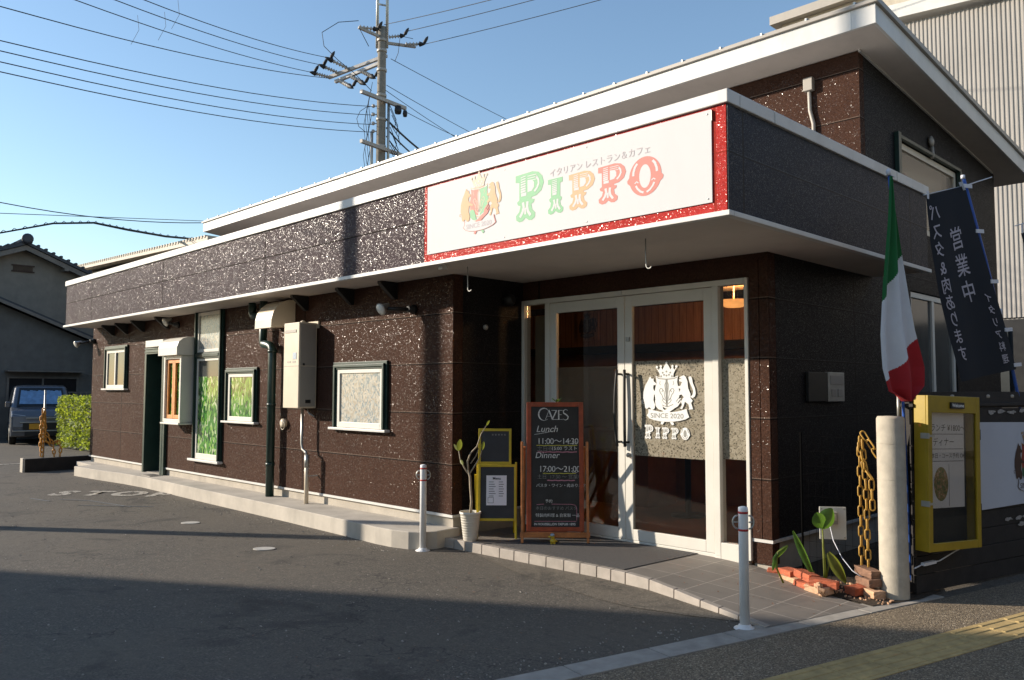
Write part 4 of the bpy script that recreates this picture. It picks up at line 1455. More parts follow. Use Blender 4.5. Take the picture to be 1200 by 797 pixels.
# ornament on the interior wall
OR = dict(line='brownprint', rim='gprint', l='brownprint', r='brownprint', fleur='gprint', beast='brownprint', crown='brownprint', jewel='gprint', spoon='brownprint', fork='brownprint', ribbon='brownprint', rib_line='gprint', text='gprint')
wo_ = thing('wall_crest', 'dark crest ornament hanging on the wood panelling behind the left door', 'ornament', (-4.88, 4.36, 2.47))
MB().box(-0.20, 0.20, 0.01, 0.03, -0.24, 0.16).build('backing_board', 'woodpanel', wo_)
crest((0, 0.005, -0.03), X, Z, -Y, 0.00070, wo_, OR)

# ------------------------------------------------------------------ things on the long wall
H = thing('water_heater', 'tall cream gas water heater mounted on the sunlit long wall', 'water heater', (-6.03, WA - 0.003, 1.29))
MB().box(-0.19, 0.165, -0.262, -0.02, 0.0, 1.02).build('heater_case', 'cream', H, bevel=0.008)
mb = MB()
mb.box(-0.185, 0.16, -0.2645, -0.263, 0.497, 0.503)
mb.box(-0.16, 0.10, -0.268, -0.2625, 0.90, 0.935)
mb.box(-0.10, -0.02, -0.2645, -0.2625, 0.54, 0.56)
mb.box(0.02, 0.09, -0.2645, -0.2625, 0.54, 0.56)
mb.build('flue_slot', 'cream_dark', H)
mb = MB()
mb.box(0.166, 0.169, -0.24, -0.04, 0.505, 1.0)
mb.box(0.166, 0.169, -0.24, -0.04, 0.02, 0.495)
mb.build('side_panel', 'cream_dark', H)
MB().box(0.03, 0.11, -0.2655, -0.2625, 0.58, 0.66).build('blue_label', 'bluegrey', H)
mb = MB()
mb.box(0.1695, 0.173, -0.17, -0.10, 0.06, 0.10)
mb.lathe([(0.014, 0), (0.014, 0.008)], (0.169, -0.2, 0.52), 10, X)
mb.build('rating_plate', 'black', H)
mb = MB()
mb.box(-0.20, 0.18, -0.02, 0.0, 0.96, 1.045)
mb.lathe([(0.03, 0), (0.03, 0.02), (0.012, 0.035)], (0.02, -0.13, 1.02), 12, Z)
mb.build('mount_bracket', 'cream', H)
mb = MB()
mb.tube([(0.02, -0.12, 0.0), (0.02, -0.12, -0.42), (0.04, -0.12, -0.49), (0.12, -0.12, -0.52), (0.14, -0.12, -0.56)], 0.017, 8)
mb.tube([(0.10, -0.10, 0.0), (0.13, -0.10, -0.06), (0.20, -0.06, -0.10)], 0.008, 6)
mb.build('gas_pipe', 'steel', H)
mb = MB()
mb.tube([(0.145, -0.12, -0.56), (0.145, -0.12, -1.125)], 0.026, 10)
mb.build('pipe_lagging', 'cream', H)
mb = MB()
mb.tube([(0.145, -0.12, -0.55), (0.145, -0.12, -0.70)], 0.030, 10)
mb.bar((0.145, -0.12, -0.80), (0.19, -0.001, -0.80), 0.02, 0.012)
mb.build('pipe_clip', 'steel', H)
# small rounded cable outlet
mb = MB()
mb.lathe([(0.055, 0), (0.055, 0.045), (0.03, 0.06)], (-6.62, WA - 0.003, 1.09), 16, -Y)
mb.loop([(-6.60 + 0.05 * math.cos(t), WA - 0.05, 1.06 + 0.05 * math.sin(t)) for t in [2 * math.pi * k / 14 for k in range(14)]], 0.005, 5)
tag(mb.build('cable_outlet', 'cream'), 'small round cream cable outlet on the wall below and left of the water heater', 'cable outlet')

# spotlights on the wall


def spotlight(loc, head, label):
    L = thing('wall_spotlight', label, 'spotlight', loc, 0, 'spotlights on the long wall')
    h = Vector(head)
    mb = MB()
    mb.lathe([(0.05, 0), (0.05, 0.03), (0.032, 0.05), (0.032, 0.09)], (0, 0, 0), 16, -Y)
    mb.tube([(0, -0.07, 0), (h * 0.5) + Vector((0, -0.03, 0.0)), h * 0.82 + Vector((0, -0.01, 0.0))], 0.02, 8)
    mb.build('bracket', 'black', L)
    d = Vector((0.02, -0.86, -0.48)).normalized()
    mb = MB()
    mb.lathe([(0.018, -0.10), (0.028, -0.08), (0.045, -0.03), (0.066, 0.01), (0.068, 0.02)], h, 18, d)
    mb.build('lamp_head', 'steel', L)
    mb = MB()
    mb.lathe([(0.0, 0.021), (0.062, 0.0205), (0.05, 0.032), (0.0, 0.036)], h, 18, d, cap=False)
    mb.build('lens', 'lens', L)
    return L


spotlight((-4.00, WA - 0.003, 2.345), (-0.16, -0.30, 0.0), 'white lensed black spotlight on the long wall near the entrance corner')
spotlight((-13.75, WA - 0.003, 2.42), (-0.12, -0.28, -0.06), 'small spotlight at the far end of the long wall beside the neighbouring house')
spotlight((-9.95, WA - 0.003, 2.52), (-0.1, -0.16, 0.04), 'small black spotlight under the soffit above the roller shutter case')
mb = MB()
mb.lathe([(0.06, 0), (0.07, 0.03), (0.055, 0.09), (0.03, 0.12)], (XW + 0.003, 1.25, 2.45), 16, X)
tag(mb.build('wall_speaker', 'black'), 'round black fitting high on the dark left wall of the entrance recess', 'wall fitting')
mb = MB()
mb.lathe([(0.025, 0), (0.03, 0.02), (0.01, 0.04)], (XW + 0.003, 0.95, 2.15), 12, X)
tag(mb.build('wall_sensor', 'cream_dark'), 'tiny pale sensor in the dark left wall of the entrance recess', 'sensor')

# ------------------------------------------------------------------ bollards


def bollard(loc, h, rz_, label):
    L = thing('bollard', label, 'bollard', loc, rz_, 'slim white bollards')
    mb = MB()
    mb.lathe([(0.031, 0.0), (0.031, h - 0.025), (0.030, h - 0.006), (0.012, h)], (0, 0, 0), 20)
    mb.build('pole', 'bollard', L)
    mb = MB()
    mb.lathe([(0.070, 0.0), (0.068, 0.005), (0.040, 0.012), (0.040, 0.024), (0.031, 0.028)], (0, 0, 0), 20)
    mb.build('base_plate', 'bollard', L)
    mb = MB()
    for z in (h - 0.045, h - 0.155):
        mb.lathe([(0.0322, 0), (0.0322, 0.014)], (0, 0, z), 20)
    mb.build('red_band', 'redband', L)
    mb = MB()
    for s_ in (-1, 1):
        pts = [(s_ * (0.034 + 0.032 * math.sin(math.pi * k / 10)), 0, h - 0.10 + 0.042 * math.cos(math.pi * k / 10)) for k in range(11)]
        mb.tube(pts, 0.006, 6)
        mb.tube([(s_ * 0.034, 0, h - 0.10), (s_ * 0.066, 0, h - 0.10)], 0.005, 6)
    mb.build('chain_eye', 'steel', L)
    return L


bollard((-3.356, 0.150, 0.0), 0.805, R(45), 'slim white bollard with red bands in front of the end of the apron')
bollard((0.070, 0.013, 0.002), 0.765, R(40), 'slim white bollard with red bands at the foot of the tiled ramp near the kerb')

# ------------------------------------------------------------------ potted plant


def leaf(mb, base, tip, width, up=Z, fold=0.15, n=6, droop=0.0):
    base, tip = Vector(base), Vector(tip)
    d = tip - base
    side = d.cross(up).normalized()
    nn = side.cross(d).normalized()
    L_, C_, R_ = [], [], []
    for i in range(n + 1):
        t = i / n
        wv = width * (math.sin(math.pi * min(1, t * 0.92 + 0.05)) ** 0.75)
        p = base + d * t - Z * droop * t * t
        C_.append(mb.bm.verts.new(p - nn * fold * wv * 0.5))
        L_.append(mb.bm.verts.new(p + side * wv / 2 + nn * fold * wv * 0.5))
        R_.append(mb.bm.verts.new(p - side * wv / 2 + nn * fold * wv * 0.5))
    for i in range(n):
        for a, b in ((L_, C_), (C_, R_)):
            f = mb.face([a[i], a[i + 1], b[i + 1], b[i]])
            if f:
                f.smooth = True


P = thing('potted_plant', 'sparse rubber plant with a pale twisted stem in a tall white pot', 'plant', (-3.085, 0.505, 0.088))
mb = MB()
mb.lathe([(0.062, 0), (0.066, 0.004), (0.096, 0.245), (0.104, 0.25), (0.104, 0.268), (0.094, 0.268), (0.090, 0.235), (0.0, 0.232)], (0, 0, 0), 28, cap=False)
for k in range(9):
    z = 0.03 + k * 0.024
    r_ = 0.064 + z * 0.128
    mb.lathe([(r_ + 0.001, z), (r_ + 0.0035, z + 0.004), (r_ + 0.001, z + 0.008)], (0, 0, 0), 28, cap=False)
mb.build('pot', 'pot', P)
MB().lathe([(0.0, 0.238), (0.091, 0.236)], (0, 0, 0), 20, cap=False).build('soil', 'soil', P)
mb = MB()
v1 = Vector((0.7, 0.7, 0))
q = lambda a, z, b=0.0: v1 * a + Vector((-0.7, 0.7, 0)) * b + Z * z
mb.tube([q(0, .235), q(.01, .36), q(.0, .5), q(-.005, .60), q(-.03, .66)], [0.014, 0.012, 0.012, 0.012, 0.010], 8)
mb.tube([q(-.005, .60), q(-.06, .68), q(-.10, .76), q(-.115, .84)], [0.009, 0.007, 0.006, 0.004], 7)
mb.tube([q(-.02, .64), q(-.03, .74), q(.0, .82), q(.06, .88), q(.10, 1.0), q(.15, 1.08)], [0.010, 0.009, 0.008, 0.007, 0.005, 0.003], 7)
mb.tube([q(-.01, .62), q(.04, .70), q(.09, .78), q(.11, .85)], [0.008, 0.006, 0.005, 0.003], 7)
mb.tube([q(.0, .72), q(.05, .79), q(.08, .87)], [0.006, 0.005, 0.003], 6)
mb.build('stem', 'bark', P)
mb = MB()
for b, t, w_ in ((q(-.115, .84), q(-.10, .95, -.02), .055), (q(-.115, .84), q(-.165, .90, .03), .03), (q(.11, .85), q(.125, .93), .035), (q(.15, 1.08), q(.18, 1.13), .022), (q(-.10, .76), q(-.07, .71, -.04), .028)):
    leaf(mb, b, t, w_, up=Vector((-0.7, 0.5, 0.4)))
mb.build('leaves', 'leaf_y', P)

# ------------------------------------------------------------------ boards at the entrance
F45 = R(45)


def local_board(name, label, loc, cat, rot, lean):
    return thing(name, label, cat, loc, rot)


def rail(mb, x0, x1, z0, z1, yf, t, o=0.0):
    mb.box(x0, x1, yf, yf + t, z0, z1)


# yellow framed double blackboard. local x = right, y = back
YB = thing('yellow_menu_board', 'yellow framed folding menu board with a paper menu pinned to it', 'menu board', (-2.93, 0.70, 0.092), F45)
LEAN = 0.12


def fr_ln(mb, x0, x1, z0, z1, y, t, lean=0.0):
    mb.hexa([(x0, y + z0 * lean, z0), (x1, y + z0 * lean, z0), (x1, y + z0 * lean + t, z0), (x0, y + z0 * lean + t, z0),
             (x0, y + z1 * lean, z1), (x1, y + z1 * lean, z1), (x1, y + z1 * lean + t, z1), (x0, y + z1 * lean + t, z1)])


def frame(mb, x0, x1, z0, z1, t, y, d, lean):
    fr_ln(mb, x0, x0 + t, z0, z1, y, d, lean)
    fr_ln(mb, x1 - t, x1, z0, z1, y, d, lean)
    fr_ln(mb, x0 + t, x1 - t, z0, z0 + t, y + 0.0006, d - 0.001, lean)
    fr_ln(mb, x0 + t, x1 - t, z1 - t, z1, y + 0.0006, d - 0.001, lean)


mb = MB()
frame(mb, -0.18, 0.19, 0.17, 0.70, 0.024, -0.02, 0.03, LEAN)
mb.build('lower_frame', 'yellow', YB, bevel=0.002)
mb = MB()
frame(mb, -0.18, 0.14, 0.70, 1.04, 0.024, 0.0, 0.03, LEAN)
mb.build('upper_frame', 'yellow', YB, bevel=0.002)
mb = MB()
fr_ln(mb, -0.156, 0.166, 0.194, 0.676, -0.008, 0.008, LEAN)
mb.build('lower_board', 'bluebaord', YB)
mb = MB()
fr_ln(mb, -0.156, 0.116, 0.724, 1.016, 0.012, 0.008, LEAN)
mb.build('upper_board', 'bluebaord', YB)
for x in (-0.19, 0.18):
    mb = MB()
    mb.bar((x + 0.005, 0.02, 0.0), (x + 0.005, 0.09, 0.72), 0.02, 0.02)
    mb.build('leg', 'yellow', YB, bevel=0.002)
    mb = MB()
    mb.bar((x + 0.005 - 0.02, 0.36, 0.0), (x + 0.005 - 0.02, 0.09, 0.60), 0.02, 0.02)
    mb.build('leg', 'yellow', YB, bevel=0.002)
mb = MB()
fr_ln(mb, -0.10, 0.095, 0.315, 0.595, -0.0105, 0.0015, LEAN)
pp = mb.build('paper_menu', 'paper', YB)
vl = Vector((0, LEAN, 1)).normalized()
wl_ = Vector((0, -1, LEAN)).normalized()


def yl(x, z, off=0.012):
    return Vector((x, -0.0 + z * LEAN, z)) + wl_ * off


txt('Menu', yl(0, 0.565), X, vl, wl_, 0.035, 'ink', 'menu_lettering', pp, bold=0.0004)
mb = MB()
for i in range(7):
    z = 0.535 - i * 0.022
    mb.quad(*[yl(a, b) for a, b in ((-0.075, z), (-0.03 + 0.01 * (i % 3), z), (-0.03 + 0.01 * (i % 3), z - 0.005), (-0.075, z - 0.005))])
    mb.quad(*[yl(a, b) for a, b in ((0.02, z), (0.06 + 0.008 * (i % 2), z), (0.06 + 0.008 * (i % 2), z - 0.005), (0.02, z - 0.005))])
for a0, a1, b0, b1 in ((-0.085, -0.03, 0.335, 0.338), (-0.085, -0.03, 0.385, 0.388), (-0.085, -0.082, 0.338, 0.385), (-0.033, -0.03, 0.338, 0.385)):
    mb.quad(*[yl(a, b) for a, b in ((a0, b0), (a1, b0), (a1, b1), (a0, b1))])
mb.build('menu_lines', 'ink', pp)
mb = MB()
for i in range(5):
    mb.quad(*[Vector((0, 0, 0)) + yl(a, b, -0.010) for a, b in ((-0.05 + i * .03, 0.975), (-0.035 + i * .03, 0.975), (-0.035 + i * .03, 0.99), (-0.05 + i * .03, 0.99))])
mb.build('chalk_marks', 'chalk_dim', YB)

# tall wooden chalkboard
CB = thing('chalkboard_sign', 'tall red wooden framed chalkboard with the opening hours written in chalk', 'chalkboard', (-2.44, 0.985, 0.092), F45)
mb = MB()
LN = 0.06
frame(mb, -0.262, 0.272, 0.10, 1.300, 0.042, -0.03, 0.03, LN)
mb.build('frame', 'red_wood', CB, bevel=0.003)
mb = MB()
fr_ln(mb, -0.22, 0.23, 0.142, 1.258, -0.018, 0.012, LN)
mb.build('board', 'blackboard', CB)
mb = MB()
mb.box(-0.325, 0.325, -0.055, -0.028, 0.050, 0.098)
mb.build('foot_rail', 'leg_wood', CB, bevel=0.003)
for x in (-0.305, 0.305):
    mb = MB()
    mb.bar((x, -0.05, 0.0), (x, 0.03, 0.93), 0.024, 0.03)
    mb.build('leg', 'leg_wood', CB, bevel=0.004)
    mb = MB()
    mb.bar((x * 0.93, 0.42, 0.0), (x * 0.93, 0.045, 0.88), 0.022, 0.03)
    mb.build('leg', 'leg_wood', CB, bevel=0.004)
vb = Vector((0, LN, 1)).normalized()
wb = Vector((0, -1, LN)).normalized()


def cl(x, z, off=0.0192):
    return Vector((x, z * LN, z)) + wb * off


def chalk_text(s, x, z, size, mat='chalk', align='LEFT', shear=0.0, sp=1.0, bold=0.0):
    return txt(s, cl(x, z), X, vb, wb, size, mat, 'chalk_lettering', CB, align, shear, 0.0004, bold, sp)


# CAZES in thick-thin capitals
mb = MB()
o_ = cl(-0.155, 1.135, 0.0196)


def cst(pts, wd):
    stroke(mb, pts, wd, o_, X, vb, wb)


mb.bm.faces.ensure_lookup_table()
cst([(0.095, 0.085)] + arc(0.058, 0.05, 0.052, 0.058, 50, 310, 14), [0.003, 0.004, 0.006, 0.009, 0.011, 0.012, 0.013, 0.013, 0.013, 0.012, 0.011, 0.009, 0.006, 0.004, 0.003, 0.003])
cst([(0.070, 0.0), (0.105, 0.09)], 0.004)
cst([(0.102, 0.092), (0.138, 0.0)], 0.012)
cst([(0.085, 0.032), (0.122, 0.032)], 0.003)
cst([(0.128, 0.088), (0.178, 0.088)], 0.005)
cst([(0.176, 0.088), (0.135, 0.002)], 0.011)
cst([(0.133, 0.002), (0.190, 0.002)], 0.005)
cst([(0.196, 0.0), (0.196, 0.09)], 0.012)
cst([(0.196, 0.088), (0.232, 0.088)], 0.004)
cst([(0.196, 0.047), (0.225, 0.047)], 0.004)
cst([(0.196, 0.002), (0.235, 0.002)], 0.004)
cst([(0.282, 0.088), (0.262, 0.098), (0.240, 0.085), (0.243, 0.062), (0.270, 0.045), (0.286, 0.028), (0.280, 0.006), (0.258, -0.004), (0.236, 0.008)], [0.003, 0.005, 0.008, 0.011, 0.013, 0.011, 0.008, 0.005, 0.003])
mb.build('chalk_lettering', 'chalk', CB)
chalk_text('Lunch', -0.175, 1.045, 0.085, shear=0.25)
chalk_text('11:00～14:30', -0.165, 0.930, 0.078, sp=0.92)
chalk_text('L.O', 0.165, 0.915, 0.035)
chalk_text('土日祝', -0.165, 0.862, 0.052, 'chalk_dim')
chalk_text('15:00 ラスト', -0.03, 0.864, 0.045, 'chalk')
chalk_text('Dinner', -0.185, 0.800, 0.080, shear=0.2)
chalk_text('17:00～21:00', -0.150, 0.672, 0.078, sp=0.92)
chalk_text('L.O', 0.165, 0.650, 0.035)
chalk_text('土日  17:30 ～ 営業中', -0.165, 0.600, 0.046, 'chalk_dim')
chalk_text('パスタ・ワイン・肉あります', -0.175, 0.520, 0.036, 'chalk')
chalk_text('予約', -0.09, 0.375, 0.035, 'chalk')
chalk_text('本日のおすすめ パスタ', -0.180, 0.310, 0.038, 'chalk_dim')
chalk_text('特製肉料理 & 自家製 一品', -0.180, 0.245, 0.036, 'chalk')
chalk_text('IN ROUSSILLON DEPUIS 1895', 0.0, 0.165, 0.030, 'chalk', 'CENTER', bold=0.0006)


def underline(pts, mat, wd=0.006):
    mb = MB()
    stroke(mb, pts, wd, cl(0, 0, 0.0197), X, vb * Vector((0, LN, 1)).length, wb)
    mb.build('chalk_line', mat, CB)


underline([(-0.19, 0.995), (-0.10, 1.01), (0.0, 1.03)], 'chalk', 0.004)
wavy = lambda x0, x1, z: [(x0 + (x1 - x0) * i / 16, z + 0.002 * math.sin(i * 1.7)) for i in range(17)]
underline(wavy(-0.17, 0.215, 0.893), 'chalk_y')
underline(wavy(-0.16, 0.21, 0.832), 'chalk_p', 0.008)
underline(wavy(-0.11, 0.20, 0.633), 'chalk_y')
underline(wavy(-0.07, 0.19, 0.568), 'chalk_p', 0.009)
underline([(-0.17, 0.345), (-0.1, 0.350)], 'chalk_p', 0.004)
underline([(-0.03, 0.350), (0.16, 0.348), (0.195, 0.338), (0.205, 0.31), (0.205, 0.20)], 'chalk_p', 0.004)
underline([(-0.19, 0.192), (0.20, 0.192)], 'chalk_p', 0.004)
# little green ornament on top of the chalkboard
mb = MB()
for k in range(9):
    a = random.uniform(0, 6.28)
    leaf(mb, (0.02, 0.06, 1.300), (0.02 + 0.05 * math.cos(a), 0.06 + 0.03 * math.sin(a), 1.33 + 0.02 * random.random()), 0.018)
mb.build('sprig', 'leaf', CB)

# small yellow figurine with a pale cap
DK = thing('yellow_figurine', 'tiny yellow duck figurine with a pale cap in front of the chalkboard', 'figurine', (-2.40, 0.915, 0.092), F45)
mb = MB()
mb.lathe([(0.0, 0), (0.022, 0.004), (0.030, 0.018), (0.026, 0.034), (0.012, 0.044)], (0, 0, 0.004), 14)
mb.lathe([(0.004, 0.0), (0.018, 0.012), (0.020, 0.024), (0.010, 0.038)], (-0.004, 0, 0.042), 12)
mb.lathe([(0.012, 0.0), (0.006, 0.018), (0.002, 0.024)], (-0.02, -0.006, 0.064), 8, -X)
mb.lathe([(0.014, 0.0), (0.002, 0.022)], (0.02, 0, 0.022), 8, X)
mb.lathe([(0.010, 0), (0.012, 0.008)], (0.012, -0.02, -0.0), 8)
mb.lathe([(0.010, 0), (0.012, 0.008)], (-0.014, -0.02, -0.0), 8)
mb.build('body', 'duck', DK)
mb = MB()
mb.lathe([(0.022, 0), (0.021, 0.012), (0.010, 0.022)], (-0.004, 0, 0.072), 12)
mb.build('cap', 'bluegrey', DK)

# ------------------------------------------------------------------ wall fittings on the right wall
IC = thing('wall_mailbox', 'dark metal intake box with a steel intercom panel on the shaded right wall', 'intercom', (XC + 0.002, 2.15, 1.41))
MB().box(0, 0.03, 0.0, 0.38, 0.0, 0.26).build('dark_cover', 'black', IC, bevel=0.003)
MB().box(0, 0.035, 0.383, 0.72, -0.003, 0.265).build('steel_panel', 'steel', IC, bevel=0.004)
mb = MB()
mb.box(0.0355, 0.040, 0.42, 0.68, 0.15, 0.235)
mb.box(0.0355, 0.042, 0.44, 0.53, 0.04, 0.11)
mb.box(0.0355, 0.042, 0.57, 0.66, 0.04, 0.11)
mb.build('button', 'cream_dark', IC, bevel=0.002)

# wire mesh panel, socket plate, chain
WM = thing('wire_mesh_panel', 'thin black wire mesh panel standing in the dark corner behind the bricks', 'mesh panel', (-0.32, 1.62, 0.0))
mb = MB()
for k in range(13):
    x = k * 0.055
    mb.tube([(x, x * 0.12, 0.02), (x, x * 0.12, 1.14)], 0.0010, 4)
for k in range(10):
    mb.tube([(0, 0.005, 0.06 + k * 0.12), (0.66, 0.084, 0.06 + k * 0.12)], 0.0009, 4)
mb.build('mesh', 'matte_black', WM)
for x in (0.0, 0.66):
    mb = MB()
    mb.tube([(x, x * 0.12, 0.0), (x, x * 0.12, 1.17)], 0.009, 8)
    mb.build('stake', 'matte_black', WM)
SO = thing('socket_plate', 'small white plate carrying an outdoor socket on the mesh panel', 'socket', (-0.055, 1.585, 0.35), R(38))
MB().box(-0.10, 0.10, -0.012, 0.0, -0.0, 0.25).build('plate', 'white', SO, bevel=0.002)
mb = MB()
mb.box(-0.035, 0.03, -0.05, -0.0125, 0.12, 0.215)
mb.build('socket_cover', 'cream_dark', SO, bevel=0.006)
mb = MB()
mb.box(-0.022, 0.018, -0.056, -0.0505, 0.15, 0.195)
mb.build('socket_face', 'cream', SO, bevel=0.002)
mb = MB()
for x in (-0.085, 0.085):
    for z in (0.015, 0.235):
        mb.lathe([(0.006, 0), (0.006, 0.003)], (x, -0.0125, z), 8, -Y)
mb.build('screw', 'steel', SO)
mb = MB()
mb.tube([(-0.05, 1.52, 0.47), (-0.0, 1.47, 0.36), (0.08, 1.43, 0.25), (0.17, 1.40, 0.17), (0.25, 1.40, 0.13)], 0.0035, 6)
pc = mb.build('power_cord', 'clip', SO)
pc.matrix_parent_inverse = (Matrix.Translation(SO.location) @ Matrix.Rotation(R(38), 4, 'Z')).inverted()


def chain(path, ll, ww, r, mat, name='link'):
    """links of a plastic chain strung along a path, every other link turned"""
    mb = MB()
    pts = [Vector(p) for p in path]
    seg = [(pts[i + 1] - pts[i]).length for i in range(len(pts) - 1)]
    tot = sum(seg)
    pitch = ll - 3.2 * r
    n = int(tot / pitch)
    for k in range(n):
        s_ = (k + 0.5) * pitch
        i = 0
        while i < len(seg) - 1 and s_ > seg[i]:
            s_ -= seg[i]
            i += 1
        d = (pts[i + 1] - pts[i]).normalized()
        c = pts[i] + d * s_
        a = d.cross(Vector((0.7, -0.7, 0.1))).normalized()
        b = d.cross(a)
        ax = (a if k % 2 == 0 else (a * 0.55 + b * 0.83)).normalized()
        st_, hw = ll / 2 - ww / 2, ww / 2 - r
        loop = []
        for t in range(8):
            th = math.pi * t / 7
            loop.append(c + d * (st_ + hw * math.sin(th)) + ax * hw * math.cos(th))
        for t in range(8):
            th = math.pi + math.pi * t / 7
            loop.append(c + d * (-st_ + hw * math.sin(th)) + ax * hw * math.cos(th))
        mb.loop(loop, r, 5)
    return mb


mb = chain([(0.20, 1.50, 0.12), (0.205, 1.50, 1.15), (0.235, 1.51, 1.17), (0.33, 1.52, 1.02), (0.345, 1.50, 0.96)], 0.095, 0.048, 0.0065, 'chain')
C1 = mb.build('plastic_chain', 'chain')
tag(C1, 'amber plastic chain draped in hanging strands beside the concrete post', 'chain')
chain([(0.255, 1.49, 0.10), (0.25, 1.49, 0.80), (0.225, 1.50, 1.14)], 0.095, 0.048, 0.0065, 'chain').build('hanging_strand', 'chain', C1)
chain([(0.295, 1.49, 0.62), (0.29, 1.49, 0.86), (0.245, 1.49, 0.92), (0.22, 1.48, 1.06), (0.215, 1.49, 1.14)], 0.095, 0.048, 0.0065, 'chain').build('hanging_strand', 'chain', C1)

# concrete post
mb = MB()
mb.lathe([(0.102, 0.0), (0.100, 0.02), (0.096, 1.30), (0.088, 1.318), (0.0, 1.322)], (0, 0, 0), 32, cap=False)
po = mb.build('concrete_post', 'post', loc=(0.445, 1.475, 0.0))
tag(po, 'thick round grey concrete post between the brick pile and the yellow menu case', 'post')
mb = MB()
for z in (0.52, 0.86, 1.12):
    mb.lathe([(0.0985, z), (0.0995, z + 0.002), (0.0985, z + 0.004)], (0, 0, 0), 32, cap=False)
mb.build('casting_line', 'post', po)

# bricks
BK = [((-0.44, 1.475, 0.048), 20, 'brick', 'red brick nearest the wall plinth, far left of the pile', 3),
      ((-0.31, 1.375, 0.085), -38, 'brick', 'red brick at the left, lying across the pale ones', 5),
      ((-0.125, 1.275, 0.105), -30, 'brick', 'long red brick on top of the middle of the left pile', -4),
      ((-0.27, 1.325, 0.045), -28, 'brick_p', 'pale buff brick under the left of the pile', 2),
      ((-0.10, 1.225, 0.045), -22, 'brick', 'dark red brick lying low under the long top brick', 2),
      ((0.02, 1.165, 0.05), -18, 'brick_p', 'pale buff brick at the front end of the left pile', 4),
      ((0.055, 1.175, 0.095), 10, 'brick', 'short red brick end on the front of the left pile', -3),
      ((0.235, 1.365, 0.050), 70, 'brick', 'red brick sticking out at the bottom by the concrete post', 3),
      ((0.325, 1.36, 0.045), -35, 'brick_p', 'pale broken brick tucked under the brown one by the post', 0),
      ((0.285, 1.405, 0.112), -40, 'brick_d', 'weathered brown brick in the middle of the pile by the post', 3),
      ((0.275, 1.43, 0.172), -32, 'brick_d', 'weathered brown brick topmost in the pile by the post', -3)]
for (c, a, mt_, lab, tl) in BK:
    mb = MB()
    mb.obox((0, 0, 0), (0.2, 0.095, 0.055))
    bmesh.ops.subdivide_edges(mb.bm, edges=mb.bm.edges[:], cuts=3, use_grid_fill=True)
    for v in mb.bm.verts:
        v.co += Vector((random.uniform(-1, 1), random.uniform(-1, 1), random.uniform(-1, 1))) * 0.0022
        if abs(v.co.x) > 0.09 and abs(v.co.y) > 0.04 and random.random() < 0.4:
            v.co *= 0.95
    o = mb.build('brick', mt_, loc=c, bevel=0.002)
    o.rotation_euler = (R(tl), R(-tl * 0.7), R(a))
    tag(o, lab, 'brick', 'loose bricks round the plant')
mb = MB()
for k in range(7):
    mb.obox((random.uniform(-0.03, 0.03), random.uniform(-0.03, 0.03), 0.01 + k * 0.009), (0.05, 0.035, 0.02), *[Vector(q_) for q_ in Matrix.Rotation(random.uniform(0, 3), 3, Vector((random.random(), 0.5, 1)).normalized())])
tag(mb.build('broken_terracotta', 'brick_p', loc=(0.075, 1.10, 0.03)), 'broken chunk of pale terracotta on the edge of the tiles', 'rubble')

# leafy plant growing among the bricks
LP = thing('leafy_plant', 'broad leaved green plant growing up between the bricks', 'plant', (-0.03, 1.38, 0.02))
VW = Vector((0.7, 0.7, 0))
FV = Vector((-0.7, 0.7, 0))
mb = MB()
mb.tube([(0, 0, 0), (0.0, 0.0, 0.12), Vector((0, 0, 0.30)) - VW * 0.01, Vector((0, 0, 0.44)) - VW * 0.012], [0.016, 0.012, 0.008, 0.006], 8)
mb.tube([(0, 0, 0.05), VW * 0.03 + Z * 0.16, VW * 0.01 + Z * 0.25], [0.010, 0.007, 0.004], 6)
mb.tube([VW * -0.08 + Z * 0.02, VW * -0.09 + Z * 0.12], [0.012, 0.009], 6)
mb.tube([VW * -0.32 + Z * 0.03, VW * -0.37 + Z * 0.14, VW * -0.36 + Z * 0.26, VW * -0.28 + Z * 0.31], [0.008, 0.007, 0.005, 0.003], 6)
mb.build('stem', 'leaf_y', LP)
mb = MB()
leaf(mb, Vector((0, 0, 0.44)) - VW * 0.012, Vector((0, 0, 0.585)) + VW * 0.075 + FV * 0.03, 0.13, up=FV, fold=0.25)
leaf(mb, Vector((0, 0, 0.44)) - VW * 0.012, Vector((0, 0, 0.56)) - VW * 0.07 - FV * 0.03, 0.11, up=FV, fold=0.2)
mb.build('broad_leaf', 'leaf', LP)
mb = MB()
leaf(mb, VW * -0.09 + Z * 0.08, VW * -0.24 + Z * 0.42, 0.055, up=FV, fold=0.4)
mb.build('pointed_leaf', 'leaf', LP)
mb = MB()
leaf(mb, VW * 0.03 + Z * 0.26, VW * 0.16 + Z * 0.03, 0.085, up=FV, fold=0.5)
mb.build('drooping_leaf', 'leaf_y', LP)
mb = MB()
leaf(mb, VW * -0.28 + Z * 0.31, VW * -0.40 + Z * 0.20, 0.04, up=FV, fold=0.4)
leaf(mb, VW * -0.36 + Z * 0.26, VW * -0.40 + Z * 0.12, 0.035, up=FV, fold=0.4)
mb.build('curling_leaf', 'leaf', LP)

# ------------------------------------------------------------------ street side fence and what hangs on it
FE = thing('board_fence', 'low fence of blackened horizontal boards along the pavement', 'fence', tuple(st(0.0, 0.0)), -RD)
